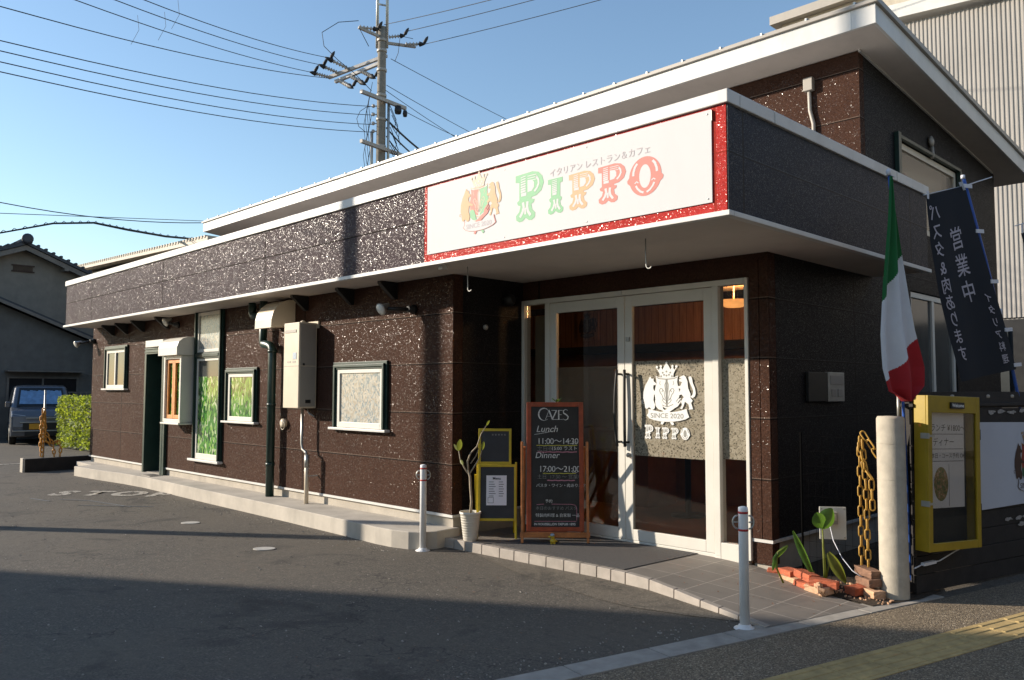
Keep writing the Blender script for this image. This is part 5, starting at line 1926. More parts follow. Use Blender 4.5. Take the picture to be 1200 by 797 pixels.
# local: y = along the street, x = towards the street
mb = MB()
random.seed(3)
z = 0.02
k = 0
while z < 1.40:
    h = 0.135
    for a, b in ((0.10, 1.9 + 0.3 * (k % 2)), (1.905 + 0.3 * (k % 2), 4.6), (4.605, 7.5)):
        dx = random.uniform(-0.004, 0.004)
        mb.box(-0.03 + dx, -0.006 + dx, a, b, z, z + h - 0.006)
    z += h
    k += 1
mb.build('boards', 'fence', FE, bevel=0.002)
for y_ in (0.14, 2.0, 4.0, 6.0):
    mb = MB()
    mb.box(-0.12, -0.04, y_, y_ + 0.08, 0.0, 1.42)
    mb.build('fence_post', 'fence', FE)
MB().box(-0.10, 0.015, 0.08, 7.5, 1.385, 1.41).build('top_rail', 'fence', FE, bevel=0.003)
mb = MB()
random.seed(11)
for (yy, zz) in ((1.15, 1.335), (1.30, 1.34), (1.45, 1.33), (1.62, 1.345), (1.35, 0.47), (1.5, 0.465), (1.62, 0.475), (1.55, 0.415)):
    pts = [(yy + 0.075 * math.cos(t) * random.uniform(0.5, 1.1), zz + 0.018 * math.sin(t) * random.uniform(0.4, 1.2)) for t in [math.pi * 2 * j / 11 for j in range(11)]]
    mb.prism(pts, (0.001, 0, 0), Y, Z, X, 0.001)
mb.build('peeling_patch', 'peel', FE)
# street ledge objects
FBN = thing('fence_banner', 'pale sheet banner with a dark crest nailed to the black fence', 'banner', tuple(st(0.0, 0.012)), -RD)
MB().prism([(0.90, 0.568), (2.85, 0.60), (2.85, 1.225), (0.955, 1.258)], (0, 0, 0), Y, Z, X, 0.003).build('sheet', 'banner', FBN)
SBN = dict(line='goldprint', rim='brownprint', l='drprint', r='dgprint', fleur='goldprint', beast='brownprint', crown='goldprint', jewel='brownprint', spoon='dgprint', fork='drprint', ribbon='banner', rib_line='brownprint', text='brownprint')
crest((0.0008, 1.66, 0.92), Y, Z, X, 0.00098, FBN, SBN)

# yellow menu case
CA = thing('menu_display_case', 'tilted yellow glazed menu case with a Welcome plate hung on the fence', 'display case', tuple(st(0.40, 0.02, 0.90)), -RD)
CA.rotation_euler = (R(-1.6), 0, -RD + R(-2))
w2, h2 = 0.315, 0.565
mb = MB()
mb.box(0.0, 0.095, -w2, -w2 + 0.018, -h2, h2)
mb.box(0.0, 0.095, w2 - 0.018, w2, -h2, h2)
mb.box(0.0005, 0.0945, -w2 + 0.018, w2 - 0.018, -h2, -h2 + 0.018)
mb.box(0.0005, 0.0945, -w2 + 0.018, w2 - 0.018, h2 - 0.018, h2)
mb.box(0.0, 0.006, -w2 + 0.018, w2 - 0.018, -h2 + 0.018, h2 - 0.018)
mb.build('case', 'yellow_box', CA, bevel=0.003)
mb = MB()
mb.box(0.0955, 0.115, -w2, -w2 + 0.045, -h2, h2)
mb.box(0.0955, 0.115, w2 - 0.045, w2, -h2, h2)
mb.box(0.0960, 0.1145, -w2 + 0.045, w2 - 0.045, -h2, -h2 + 0.06)
mb.box(0.0960, 0.1145, -w2 + 0.045, w2 - 0.045, h2 - 0.125, h2)
dr_ = mb.build('case_door', 'yellow_box', CA, bevel=0.003)
MB().box(0.100, 0.103, -w2 + 0.046, w2 - 0.046, -h2 + 0.061, h2 - 0.126).build('pane', 'glass', dr_)
MB().box(0.0065, 0.012, -w2 + 0.02, w2 - 0.02, -h2 + 0.02, h2 - 0.02).build('black_backing', 'black', CA)
mb = MB()
mb.box(0.0725, 0.076, -w2 + 0.03, 0.17, -0.26, h2 - 0.08)
pm = mb.build('menu_paper', 'paper', CA)
mb = MB()
for z_ in (0.28, 0.17, 0.08):
    mb.box(0.0761, 0.0768, -w2 + 0.04, 0.16, z_, z_ + 0.004)
mb.box(0.0761, 0.0768, -0.02, -0.017, -0.25, 0.06)
mb.build('menu_rule', 'ink', pm)
txt('ランチ ¥1800～', (0.0765, -0.025, 0.325), Y, Z, X, 0.062, 'ink', 'menu_lettering', pm)
txt('ディナー', (0.0765, -0.08, 0.220), Y, Z, X, 0.065, 'ink', 'menu_lettering', pm)
txt('本日・コース予約 OK', (0.0765, -0.025, 0.120), Y, Z, X, 0.042, 'ink', 'menu_lettering', pm)
mb = MB()
mb.prism([(0.085 * math.cos(t), 0.125 * math.sin(t)) for t in [2 * math.pi * k / 26 for k in range(26)]], (0.0772, -0.115, -0.085), Y, Z, X, 0.001)
mb.build('food_photo', 'food', pm)
mb = MB()
mb.box(0.1155, 0.130, -0.06, 0.10, h2 - 0.092, h2 - 0.045)
wp = mb.build('welcome_plate', 'black', CA)
txt('Welcome', (0.1303, 0.02, h2 - 0.069), Y, Z, X, 0.036, 'wprint', 'plate_lettering', wp, bold=0.0008)
mb = MB()
for z_ in (0.27, -0.22):
    mb.box(0.06, 0.125, -w2 - 0.012, -w2 - 0.001, z_ - 0.02, z_ + 0.02)
    mb.box(0.116, 0.124, -w2 - 0.0, -w2 + 0.06, z_ - 0.008, z_ + 0.008)
mb.build('latch', 'steel', CA)
MB().box(0.04, 0.06, -w2 - 0.006, -w2 - 0.001, 0.335, 0.36).build('amber_reflector', 'chain_o', CA)
mb = MB()
for z_ in (0.28, -0.28):
    mb.tube([(0.105, w2 + 0.006, z_ - 0.04), (0.105, w2 + 0.006, z_ + 0.04)], 0.009, 8)
mb.build('hinge', 'black', CA)
mb = MB()
mb.tube([tuple(st(0.02, 0.03, 0.22)), tuple(st(0.12, 0.04, 0.245)), tuple(st(0.3, 0.05, 0.25)), tuple(st(0.5, 0.05, 0.30)), tuple(st(0.66, 0.06, 0.335))], 0.005, 6)
mb.bar(st(0.1, 0.045, 0.243), st(0.24, 0.05, 0.25), 0.03, 0.02)
tag(mb.build('power_cable', 'clip'), 'pale cable with an inline switch running under the yellow menu case', 'cable')

# cables and small fittings on top of the fence
mb = MB()
mb.tube([tuple(st(a, -0.02, 1.47 + 0.02 * math.sin(a * 9))) for a in [0.15 + 0.12 * i for i in range(14)]], 0.008, 6)
tag(mb.build('fence_cable', 'wire'), 'black cable looping along the top of the fence', 'cable')
for i, s_ in enumerate((0.62, 1.12, 1.48)):
    mb = MB()
    mb.lathe([(0.02, 0), (0.02, 0.03), (0.045, 0.04), (0.045, 0.06), (0.02, 0.075)], tuple(st(s_, -0.04, 1.412)), 12)
    tag(mb.build('fence_lamp', 'cream_dark'), ['small grey fitting on the fence above the yellow menu case', 'small grey fitting on the fence rail above the left corner of the pale banner', 'small grey fitting on the fence rail above the crest of the pale banner'][i], 'lamp', 'small fittings on the fence rail')

# chrome letter box behind the flag
mb = MB()
mb.box(-0.055, 0.055, -0.03, 0.03, 0.0, 0.075)
LBX = mb.build('steel_box', 'chrome', loc=(0.46, 1.60, 1.485), bevel=0.018)
LBX.rotation_euler = (0, 0, R(48))
tag(LBX, 'small polished steel box shining just below the Italian flag', 'box')
mb = MB()
mb.tube([(0, 0, 0), (0, 0, -0.20)], 0.012, 8)
mb.build('stand', 'steel', LBX)

# ------------------------------------------------------------------ flags


def cloth(name, outline_l, outline_r, mats, cut, parent, nx=14, ny=46, wave=0.03, ph=0.0, freq=2.3, off=0.1):
    """hanging cloth between two edge polylines given as (s, z); real folds towards / away from the street"""
    mb = MB()

    def lerp(pl, t):
        t *= len(pl) - 1
        i = min(int(t), len(pl) - 2)
        f = t - i
        return (pl[i][0] * (1 - f) + pl[i + 1][0] * f, pl[i][1] * (1 - f) + pl[i + 1][1] * f)
    G = []
    for j in range(ny + 1):
        t = j / ny
        a, b = lerp(outline_l, t), lerp(outline_r, t)
        row = []
        for i in range(nx + 1):
            u_ = i / nx
            s_ = a[0] * (1 - u_) + b[0] * u_
            z_ = a[1] * (1 - u_) + b[1] * u_
            n_ = off + wave * math.sin(u_ * freq * math.pi + ph + 1.3 * t) * min(1, 0.25 + t) + 0.25 * wave * math.sin(7 * t + 3 * u_)
            row.append(mb.bm.verts.new(st(s_, n_, z_)))
        G.append(row)
    for j in range(ny):
        for i in range(nx):
            f = mb.face([G[j][i], G[j][i + 1], G[j + 1][i + 1], G[j + 1][i]])
            f.smooth = True
            f.material_index = cut((i + 0.5) / nx, (j + 0.5) / ny)
    return mb.build(name, mats, parent)


IF = thing('italian_flag', 'green white and red Italian flag hanging limp in front of the side fascia', 'flag', (0, 0, 0))
cloth('flag_cloth', [(-.252, 3.05), (-.30, 2.75), (-.385, 2.27), (-.425, 1.90), (-.415, 1.66), (-.37, 1.50), (-.16, 1.43)],
      [(-.238, 3.05), (-.165, 2.75), (-.09, 2.35), (-.02, 1.95), (.06, 1.68), (.045, 1.54), (-.10, 1.43)], ['fl_g', 'fl_w', 'fl_r'],
      lambda a, b: 0 if b < 0.345 - 0.07 * a + 0.05 * (1 - a) else (1 if b < 0.60 + 0.16 * (1 - a) - 0.06 * a else 2), IF, nx=80, ny=240, wave=0.038, freq=3.9)
mb = MB()
mb.tube([tuple(st(-0.240, 0.085, 3.10)), tuple(st(-0.12, 0.06, 2.45)), tuple(st(0.02, -0.03, 1.70)), tuple(st(0.12, -0.08, 1.1)), tuple(st(0.15, -0.08, 0.1))], 0.011, 8)
mb.build('flag_pole', 'bluepole', IF)
mb = MB()
mb.lathe([(0.016, 0), (0.016, 0.04), (0.006, 0.05)], tuple(st(-0.240, 0.085, 3.06)), 10)
mb.tube([tuple(st(-0.24, 0.085, 3.07)), tuple(st(-0.17, 0.085, 3.06))], 0.005, 6)
mb.build('pole_cap', 'clip', IF)

NB = thing('banner_flag', 'dark navy vertical banner with mirrored Japanese lettering on a leaning blue pole', 'banner', (0, 0, 0))
cloth('banner_cloth', [(.265, 2.985), (.30, 2.60), (.385, 2.25), (.50, 1.92), (.635, 1.575)], [(.785, 3.13), (.93, 2.80), (1.10, 2.42), (1.27, 2.05), (1.435, 1.685)], ['navy'], lambda a, b: 0, NB, nx=20, ny=40, wave=0.012, off=0.05)


def on_banner(a, b, lift=0.02):
    """a across 0..1 (left to right seen from the street), b down 0..1"""
    def lerp(pl, t):
        t *= len(pl) - 1
        i = min(int(t), len(pl) - 2)
        f = t - i
        return (pl[i][0] * (1 - f) + pl[i + 1][0] * f, pl[i][1] * (1 - f) + pl[i + 1][1] * f)
    l, r_ = lerp([(.265, 2.985), (.30, 2.60), (.385, 2.25), (.50, 1.92), (.635, 1.575)], b), lerp([(.785, 3.13), (.93, 2.80), (1.10, 2.42), (1.27, 2.05), (1.435, 1.685)], b)
    t = b
    n_ = 0.05 + 0.012 * math.sin(a * 2.3 * math.pi + 1.3 * t) * min(1, 0.25 + t) + 0.003 * math.sin(7 * t + 3 * a)
    return st(l[0] * (1 - a) + r_[0] * a, n_ + lift, l[1] * (1 - a) + r_[1] * a)


def column(s, a, b0, b1, size, mat):
    n = len(s)
    for i, ch in enumerate(s):
        b = b0 + (b1 - b0) * (i / max(1, n - 1))
        o = on_banner(a, b, 0.004)
        uu = (on_banner(a + 0.05, b, 0.004) - on_banner(a - 0.05, b, 0.004)).normalized()
        vv = (on_banner(a, b - 0.03, 0.004) - on_banner(a, b + 0.03, 0.004)).normalized()
        txt(ch, o + vv * 0, -uu, vv, rn, size, mat, 'banner_lettering', NB, 'CENTER', 0, 0.001, 0.0012)


column('パスタ&肉あります', 0.14, 0.10, 0.86, 0.135, 'cloth_print')
column('営業中', 0.56, 0.27, 0.55, 0.19, 'cloth_print')
column('イタリア料理', 0.84, 0.60, 0.935, 0.085, 'cloth_print')
mb = MB()
pole = [tuple(st(.805, .03, 3.21)), tuple(st(1.10, .02, 2.58)), tuple(st(1.45, .0, 1.80)), tuple(st(1.62, -.02, 1.40)), tuple(st(1.68, -.05, 0.9))]
mb.tube(pole, 0.013, 8)
mb.build('banner_pole', 'bluepole', NB)
mb = MB()
mb.tube([tuple(st(.24, .045, 2.985)), tuple(st(.80, .035, 3.13)), tuple(st(1.22, .03, 3.262))], 0.0045, 6)
mb.build('top_rod', 'clip', NB)
mb = MB()
for b in (0.0, 0.26, 0.52, 0.78, 0.975):
    o = on_banner(0.97, b, 0.003)
    mb.bar(o, o + rr * 0.11 + Z * 0.008, 0.006, 0.03)
o = on_banner(0.04, 0.0, 0.003)
mb.bar(o - Z * 0.03, o + Z * 0.03, 0.035, 0.004)
o = on_banner(0.92, 0.0, 0.003)
mb.bar(o + Z * 0.03 - rr * 0.02, o - Z * 0.03 + rr * 0.02, 0.03, 0.004)
mb.build('banner_clip', 'clip', NB)
mb = MB()
mb.lathe([(0.018, 0), (0.018, 0.06)], tuple(st(1.30, .012, 2.12)), 10)
mb.lathe([(0.016, 0), (0.016, 0.03)], tuple(st(.802, .03, 3.19)), 10)
mb.build('pole_joint', 'clip', NB)

N3 = thing('banner_flag', 'edge of a second dark banner at the right border of the view', 'banner', (0, 0, 0))
cloth('banner_cloth', [(1.60, 2.83), (1.72, 2.5), (1.86, 2.1), (2.0, 1.7)], [(2.1, 2.95), (2.25, 2.6), (2.4, 2.2), (2.55, 1.8)], ['navy'], lambda a, b: 0, N3, nx=12, ny=20, wave=0.012, off=0.05)
mb = MB()
mb.tube([tuple(st(1.52, .045, 2.885)), tuple(st(2.2, .035, 3.06))], 0.0045, 6)
mb.build('top_rod', 'clip', N3)
mb = MB()
mb.tube([tuple(st(2.15, .03, 3.05)), tuple(st(2.8, .0, 1.6)), tuple(st(3.0, -.05, 0.5))], 0.013, 8)
mb.build('banner_pole', 'bluepole', N3)
mb = MB()
o = st(1.61, 0.055, 2.87)
mb.bar(o - Z * 0.04, o + Z * 0.04, 0.03, 0.004)
mb.build('banner_clip', 'clip', N3)

# ------------------------------------------------------------------ low wall, orange chain, hedge, van
mb = MB()
mb.hexa([(-14.30, -0.42, 0), (-14.18, -0.46, 0), (-14.35, 3.2, 0), (-14.47, 3.2, 0), (-14.30, -0.42, 0.24), (-14.18, -0.46, 0.24), (-14.35, 3.2, 0.26), (-14.47, 3.2, 0.26)])
LW = mb.build('low_wall', 'fence', bevel=0.005)
tag(LW, 'low black block wall at the far left end of the restaurant', 'wall')
mb = MB()
mb.box(-14.33, -14.17, -0.50, -0.465, 0, 0.255)
mb.build('end_cap', 'apron', LW)
OC = thing('chain_post', 'thin post wrapped in orange plastic chain standing by the low black wall', 'chain post', (-14.6, -0.05, 0.0))
mb = MB()
mb.tube([(0, 0, 0), (0, 0, 1.5)], 0.018, 8)
mb.lathe([(0.10, 0), (0.09, 0.03), (0.03, 0.05)], (0, 0, 0), 16)
mb.build('post', 'steel', OC)
ob = lambda a, z: Vector((0.7, 0.7, 0)) * a + Vector((0.7, -0.7, 0)) * 0.05 + Z * z
chain([ob(0, 0.25), ob(0.01, 1.12), ob(0.06, 0.70), ob(0.20, 0.50), ob(0.30, 0.54), ob(0.36, 0.42), ob(0.34, 0.1)], 0.12, 0.07, 0.012, 'chain_o').build('chain_strand', 'chain_o', OC)
chain([ob(0.02, 1.10), ob(0.05, 0.55), ob(0.22, 0.44), ob(0.26, 0.08)], 0.12, 0.07, 0.012, 'chain_o').build('chain_strand', 'chain_o', OC)
chain([ob(-0.03, 1.0), ob(-0.03, 0.30)], 0.12, 0.07, 0.012, 'chain_o').build('chain_strand', 'chain_o', OC)

HG = thing('hedge', 'clipped bright green hedge between the van and the restaurant end wall', 'hedge', (-18.9, 2.35, 0.0), R(-88))
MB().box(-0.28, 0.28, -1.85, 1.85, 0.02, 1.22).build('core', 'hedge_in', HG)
mb = MB()
random.seed(5)
for i in range(6500):
    face = random.random()
    if face < 0.55:
        p = Vector((random.uniform(0.27, 0.36), random.uniform(-1.95, 1.95), random.uniform(0.05, 1.3)))
    elif face < 0.75:
        p = Vector((random.uniform(-0.36, 0.36), random.choice((-1, 1)) * random.uniform(1.84, 1.98), random.uniform(0.05, 1.3)))
    else:
        p = Vector((random.uniform(-0.36, 0.36), random.uniform(-1.95, 1.95), random.uniform(1.2, 1.33)))
    p += Vector((0.025, 0, 0.03)) * math.sin(p.y * 5 + 2 * p.z) * math.cos(p.z * 6 + p.y) + Vector((0.02, 0.01, 0.05)) * (random.random() ** 5)
    a = Vector((random.uniform(-1, 1), random.uniform(-1, 1), random.uniform(-0.4, 1))).normalized()
    b = a.cross(Vector((random.random(), random.random(), random.random()))).normalized()
    l_ = random.uniform(0.03, 0.055)
    mb.quad(p - a * l_, p + b * l_ * 0.5, p + a * l_, p - b * l_ * 0.5)
mb.build('leaves', 'hedge', HG)

# kei van facing the camera (local x forward, y to its left)
VN = thing('parked_van', 'dark slate small van with a blue sunshade behind its windscreen', 'van', (-22.4, 2.0, 0.0), R(-12))
mb = MB()
body = [(-3.1, 0.30), (-3.12, 0.95), (-3.0, 1.50), (-2.85, 1.62), (-1.30, 1.64), (-0.95, 1.60), (-0.42, 1.02), (-0.10, 0.93), (0.0, 0.78), (0.03, 0.50), (0.0, 0.24), (-0.4, 0.20), (-2.9, 0.20)]


def van_sec(y, inset):
    return [(x, y, z) for x, z in [(a + (0.03 if a > -0.5 else 0) * -abs(inset), b - (0.03 * inset if b > 1.2 else 0)) for a, b in body]]


ys = [(-0.70, 1.0, 0.80), (-0.74, 0.4, 0.74), (-0.60, 0, 0.70)]
secs = []
for y_, ins in ((-0.735, 1.6), (-0.68, 0.6), (-0.45, 0), (0.45, 0), (0.68, 0.6), (0.735, 1.6)):
    r_ = []
    for (x, z) in body:
        yy = y_
        if z > 1.0:
            yy = y_ * (1 - 0.13 * (z - 1.0) / 0.6)
        r_.append(mb.bm.verts.new((x - (0.035 * ins if x > -1.2 else -0.0), yy, z - (0.02 * ins if z > 1.4 else 0))))
    secs.append(r_)
for a, b in zip(secs, secs[1:]):
    for k in range(len(body)):
        f = mb.face([a[k], a[(k + 1) % len(body)], b[(k + 1) % len(body)], b[k]])
mb.face(secs[0])
mb.face(secs[-1][::-1])
mb.build('body', 'van', VN, bevel=0.03)
mb = MB()
mb.hexa([(-0.445, -0.60, 1.045), (-0.445, 0.60, 1.045), (-0.90, 0.53, 1.555), (-0.90, -0.53, 1.555), (-0.425, -0.60, 1.05), (-0.425, 0.60, 1.05), (-0.885, 0.53, 1.565), (-0.885, -0.53, 1.565)])
ws = mb.build('windscreen', 'darkglass', VN, bevel=0.004)
mb = MB()
for k in range(14):
    y0_, y1_ = -0.54 + k * 0.077, -0.54 + k * 0.077 + 0.077
    dx = 0.008 * (k % 2)
    t0, t1 = 0.10, 0.84
    f = lambda y, t: (-0.425 - 0.46 * t + 0.012 + dx, y * (1 - 0.11 * t), 1.05 + 0.515 * t + 0.01)
    mb.quad(f(y0_, t0), f(y1_, t0), f(y1_, t1 - 0.02 * (k % 3)), f(y0_, t1 - 0.02 * (k % 3)))
mb.build('sunshade', 'sunshade', VN)
for s_ in (-1, 1):
    mb = MB()
    mb.hexa([(-0.02, s_ * 0.40, 0.70), (-0.06, s_ * 0.70, 0.72), (-0.10, s_ * 0.70, 0.72), (-0.08, s_ * 0.40, 0.70), (0.005, s_ * 0.38, 0.80), (-0.06, s_ * 0.71, 0.86), (-0.16, s_ * 0.71, 0.86), (-0.1, s_ * 0.38, 0.80)])
    mb.build('headlight', 'headlight', VN, bevel=0.01)
    mb = MB()
    mb.obox((-0.62, s_ * 0.80, 1.10), (0.08, 0.12, 0.16))
    mb.build('wing_mirror', 'van', VN, bevel=0.02)
    for x in (-0.62, -2.55):
        mb = MB()
        mb.lathe([(0.12, -0.09), (0.26, -0.09), (0.285, -0.06), (0.285, 0.06), (0.26, 0.09), (0.12, 0.09)], (x, s_ * 0.66, 0.285), 24, Y)
        t_ = mb.build('wheel', 'tyre', VN)
        mb = MB()
        mb.lathe([(0.0, s_ * 0.075), (0.10, s_ * 0.085), (0.175, s_ * 0.092), (0.18, s_ * 0.05)], (x, s_ * 0.66, 0.285), 20, Y, cap=False)
        mb.build('rim', 'steel', t_)
    mb = MB()
    mb.hexa([(-1.2, s_ * 0.739, 1.02), (-0.62, s_ * 0.739, 1.02), (-1.0, s_ * 0.672, 1.50), (-1.2, s_ * 0.672, 1.50), (-1.2, s_ * 0.745, 1.02), (-0.62, s_ * 0.745, 1.02), (-1.0, s_ * 0.68, 1.50), (-1.2, s_ * 0.68, 1.50)])
    mb.hexa([(-2.8, s_ * 0.739, 1.02), (-1.28, s_ * 0.739, 1.02), (-1.28, s_ * 0.672, 1.50), (-2.75, s_ * 0.672, 1.50), (-2.8, s_ * 0.745, 1.02), (-1.28, s_ * 0.745, 1.02), (-1.28, s_ * 0.68, 1.50), (-2.75, s_ * 0.68, 1.50)])
    mb.build('side_glass', 'darkglass', VN)
mb = MB()
mb.box(-0.02, 0.045, -0.45, 0.45, 0.42, 0.60)
mb.box(-0.02, 0.042, -0.40, 0.40, 0.26, 0.36)
mb.build('grille', 'black', VN, bevel=0.01)
mb = MB()
mb.box(0.0, 0.05, -0.52, 0.52, 0.605, 0.635)
mb.box(0.0, 0.05, -0.68, 0.68, 0.375, 0.40)
mb.box(-0.05, 0.04, -0.38, 0.38, 0.72, 0.75)
mb.build('chrome_strip', 'steel', VN, bevel=0.005)
MB().box(0.047, 0.058, -0.30, 0.03, 0.43, 0.585).build('number_plate', 'plate', VN, bevel=0.004)

# ------------------------------------------------------------------ neighbouring house on the left
HO = thing('neighbour_house', 'grey stucco house with dark tiled gable roof behind the van', 'house', (-27.0, 2.5, 0))
# local: x towards us, y to the right, gable wall in plane x=0
mb = MB()
mb.prism([(-2.9, 0), (3.2, 0), (3.2, 4.75), (0, 6.02), (-2.9, 4.86)], (0, 0, 0), Y, Z, X, 9.0)
mb.build('gable_wall', 'stucco', HO)
mb = MB()
for (ya, za, yb_, zb_) in ((0.0, 6.24, 3.6, 4.76), (0.0, 6.24, -3.3, 4.90)):
    dy = 1 if yb_ > 0 else -1
    mb.hexa([(0.45, ya, za - 0.10), (0.45, yb_, zb_ - 0.10), (-9.3, yb_, zb_ - 0.10), (-9.3, ya, za - 0.10), (0.45, ya, za), (0.45, yb_, zb_), (-9.3, yb_, zb_), (-9.3, ya, za)])
    n_ = 16
    for k in range(n_):
        t = (k + 0.5) / n_
        mb.tube([(0.47, ya + (yb_ - ya) * t, za + (zb_ - za) * t + 0.02), (-9.3, ya + (yb_ - ya) * t, za + (zb_ - za) * t + 0.02)], 0.05, 6)
rf = mb.build('roof', 'rooftile', HO)
mb = MB()
mb.tube([(0.5, 0, 6.29), (-9.3, 0, 6.29)], 0.10, 10)
mb.lathe([(0.17, 0), (0.17, 0.08), (0.10, 0.10)], (0.46, 0, 6.31), 14, X)
mb.build('ridge_tile', 'rooftile', rf)
mb = MB()
for (ya, za, yb_, zb_) in ((0.0, 6.12, 3.62, 4.63), (0.0, 6.12, -3.32, 4.77)):
    mb.hexa([(0.40, ya, za - 0.16), (0.40, yb_, zb_ - 0.16), (0.36, yb_, zb_ - 0.16), (0.36, ya, za - 0.16), (0.40, ya, za), (0.40, yb_, zb_), (0.36, yb_, zb_), (0.36, ya, za)])
mb.build('barge_board', 'housetrim', rf)
mb = MB()
mb.box(0.0, 0.05, -0.30, 0.35, 5.48, 5.52)
for k in range(4):
    mb.box(0.0, 0.04, -0.26, 0.30, 5.34 + k * 0.036, 5.355 + k * 0.036)
mb.box(0.0, 0.05, -0.30, 0.35, 5.29, 5.325)
mb.build('gable_vent', 'brownprint', HO)
mb = MB()
for y_ in (1.2, 2.4, 3.2, -1.2, -2.4):
    z_ = 6.24 - abs(y_) * 0.411 - 0.34
    mb.box(0.02, 0.42, y_ - 0.06, y_ + 0.06, z_, z_ + 0.10)
mb.build('purlin_end', 'housetrim', HO)

HA = thing('neighbour_annexe', 'lower dark grey house wing with a sloping verge and a sliding window behind the van', 'house', (-26.0, 2.5, 0))
mb = MB()
mb.prism([(-2.7, 0), (2.9, 0), (2.9, 2.62), (-1.2, 4.28), (-2.7, 3.68)], (0, 0, 0), Y, Z, X, 0.9)
mb.build('wall', 'stucco_d', HA)
mb = MB()
for (ya, za, yb_, zb_) in ((-1.2, 4.44, 3.2, 2.66), (-1.2, 4.44, -3.0, 3.71)):
    mb.hexa([(0.40, ya, za - 0.06), (0.40, yb_, zb_ - 0.06), (-0.98, yb_, zb_ - 0.06), (-0.98, ya, za - 0.06), (0.40, ya, za), (0.40, yb_, zb_), (-0.98, yb_, zb_), (-0.98, ya, za)])
rf = mb.build('roof', 'rooftile', HA)
mb = MB()
for (ya, za, yb_, zb_) in ((-1.2, 4.375, 3.22, 2.59), (-1.2, 4.375, -3.02, 3.64)):
    mb.hexa([(0.42, ya, za - 0.10), (0.42, yb_, zb_ - 0.10), (0.38, yb_, zb_ - 0.10), (0.38, ya, za - 0.10), (0.42, ya, za), (0.42, yb_, zb_), (0.38, yb_, zb_), (0.38, ya, za)])
mb.build('barge_board', 'housetrim', rf)
mb = MB()
mb.box(0.0, 0.42, -0.62, 1.55, 2.06, 2.10)
mb.box(0.0, 0.05, -0.55, -0.49, 1.12, 1.90)
mb.box(0.0, 0.05, 0.42, 0.47, 1.16, 1.86)
mb.box(0.0, 0.05, 1.42, 1.48, 1.12, 1.90)
mb.box(0.0, 0.049, -0.49, 1.42, 1.86, 1.90)
mb.box(0.0, 0.049, -0.49, 1.42, 1.12, 1.16)
w_ = mb.build('window', 'housetrim', HA)
MB().box(0.005, 0.02, -0.49, 1.42, 1.16, 1.86).build('pane', 'darkglass', w_)
mb = MB()
mb.box(0.0, 0.03, 1.75, 2.85, 1.98, 2.02)
mb.build('string_course', 'housetrim', HA)
BW = thing('block_wall', 'dark boundary wall with a railing on top beyond the hedge', 'wall', (-24.3, 3.2, 0))
MB().box(0, 0.12, -0.7, 6.0, 0, 1.25).build('blocks', 'stucco_d', BW)
mb = MB()
for k in range(40):
    mb.box(0.04, 0.08, -0.65 + k * 0.16, -0.61 + k * 0.16, 1.25, 1.42)
mb.box(0.04, 0.081, -0.7, 6.0, 1.42, 1.45)
mb.build('railing', 'housetrim', BW)

# sheds and sheet metal buildings behind
BB = thing('rear_building', 'beige building with ribbed metal roof edge just showing above the far end of the coping', 'building', (-32.3, 6.0, 0))
MB().prism([(0, 0), (11.6, 0), (11.6, 5.75), (0, 6.12)], (0, 0, 0), X, Z, -Y, 6.0).build('wall', 'beige', BB)
mb = MB()
mb.hexa([(-0.3, -0.4, 6.22), (12.0, -0.4, 5.84), (12.0, 6.2, 5.84), (-0.3, 6.2, 6.22), (-0.3, -0.4, 6.36), (12.0, -0.4, 5.98), (12.0, 6.2, 5.98), (-0.3, 6.2, 6.36)])
for k in range(58):
    x = -0.2 + k * 0.21
    z_ = 6.36 - (x + 0.3) * 0.0309
    mb.box(x, x + 0.09, -0.42, 6.2, z_ - 0.03, z_ + 0.05)
mb.build('roof', 'beige', BB)
mb = MB()
for a, b in ((1.2, 2.8), (3.1, 5.2), (5.5, 8.6)):
    mb.box(a, b, -0.03, 0.0, 5.1, 5.78 - a * 0.03)
mb.build('window', 'darkglass', BB)

CS = thing('corrugated_building', 'tall warehouse clad in pale corrugated metal behind the right of the restaurant', 'warehouse', (-9.0, 16.0, 0))
mb = MB()   # ribbed profile extruded upward, sloping top
x = 0.0
pts = []
while x < 24:
    pts += [(x, 0.0), (x + 0.030, 0.0), (x + 0.045, 0.020), (x + 0.078, 0.020)]
    x += 0.093
top_z = lambda x: 10.95 - 0.082 * x if x > 4.3 else 11.0
for (xa, ya), (xb, yb_) in zip(pts, pts[1:]):
    mb.quad((xa, ya, 3.15), (xb, yb_, 3.15), (xb, yb_, top_z(xb)), (xa, ya, top_z(xa)))
mb.build('ribbed_cladding', 'corr', CS)
MB().box(0, 24, 0.06, 12, 0.0, 8.9).build('core', 'corr', CS)
mb = MB()
mb.hexa([(-0.2, -0.25, 11.0), (24, -0.25, 9.2), (24, 3, 9.2), (-0.2, 3, 11.0), (-0.2, -0.25, 11.35), (24, -0.25, 9.55), (24, 3, 9.55), (-0.2, 3, 11.35)])
mb.build('roof_edge', 'cap', CS)
mb = MB()
mb.box(0, 24, -0.10, 0.055, 0, 3.1)
mb.build('dark_base', 'black', CS)
mb = MB()
mb.box(5.0, 6.6, -0.16, -0.105, 1.5, 2.9)
mb.box(7.2, 8.4, -0.16, -0.105, 1.2, 2.6)
mb.build('window', 'greyglass', CS)
GB = thing('grey_gable_building', 'grey flat topped building peeking over the main roof at the right', 'building', (-10.7, 22.0, 0))
MB().box(0, 8, 0, 8, 0, 14.45).build('wall', 'beige', GB)
mb = MB()
mb.box(-0.3, 8.3, -0.3, 8.3, 14.453, 14.75)
mb.build('roof_edge', 'cream_dark', GB)

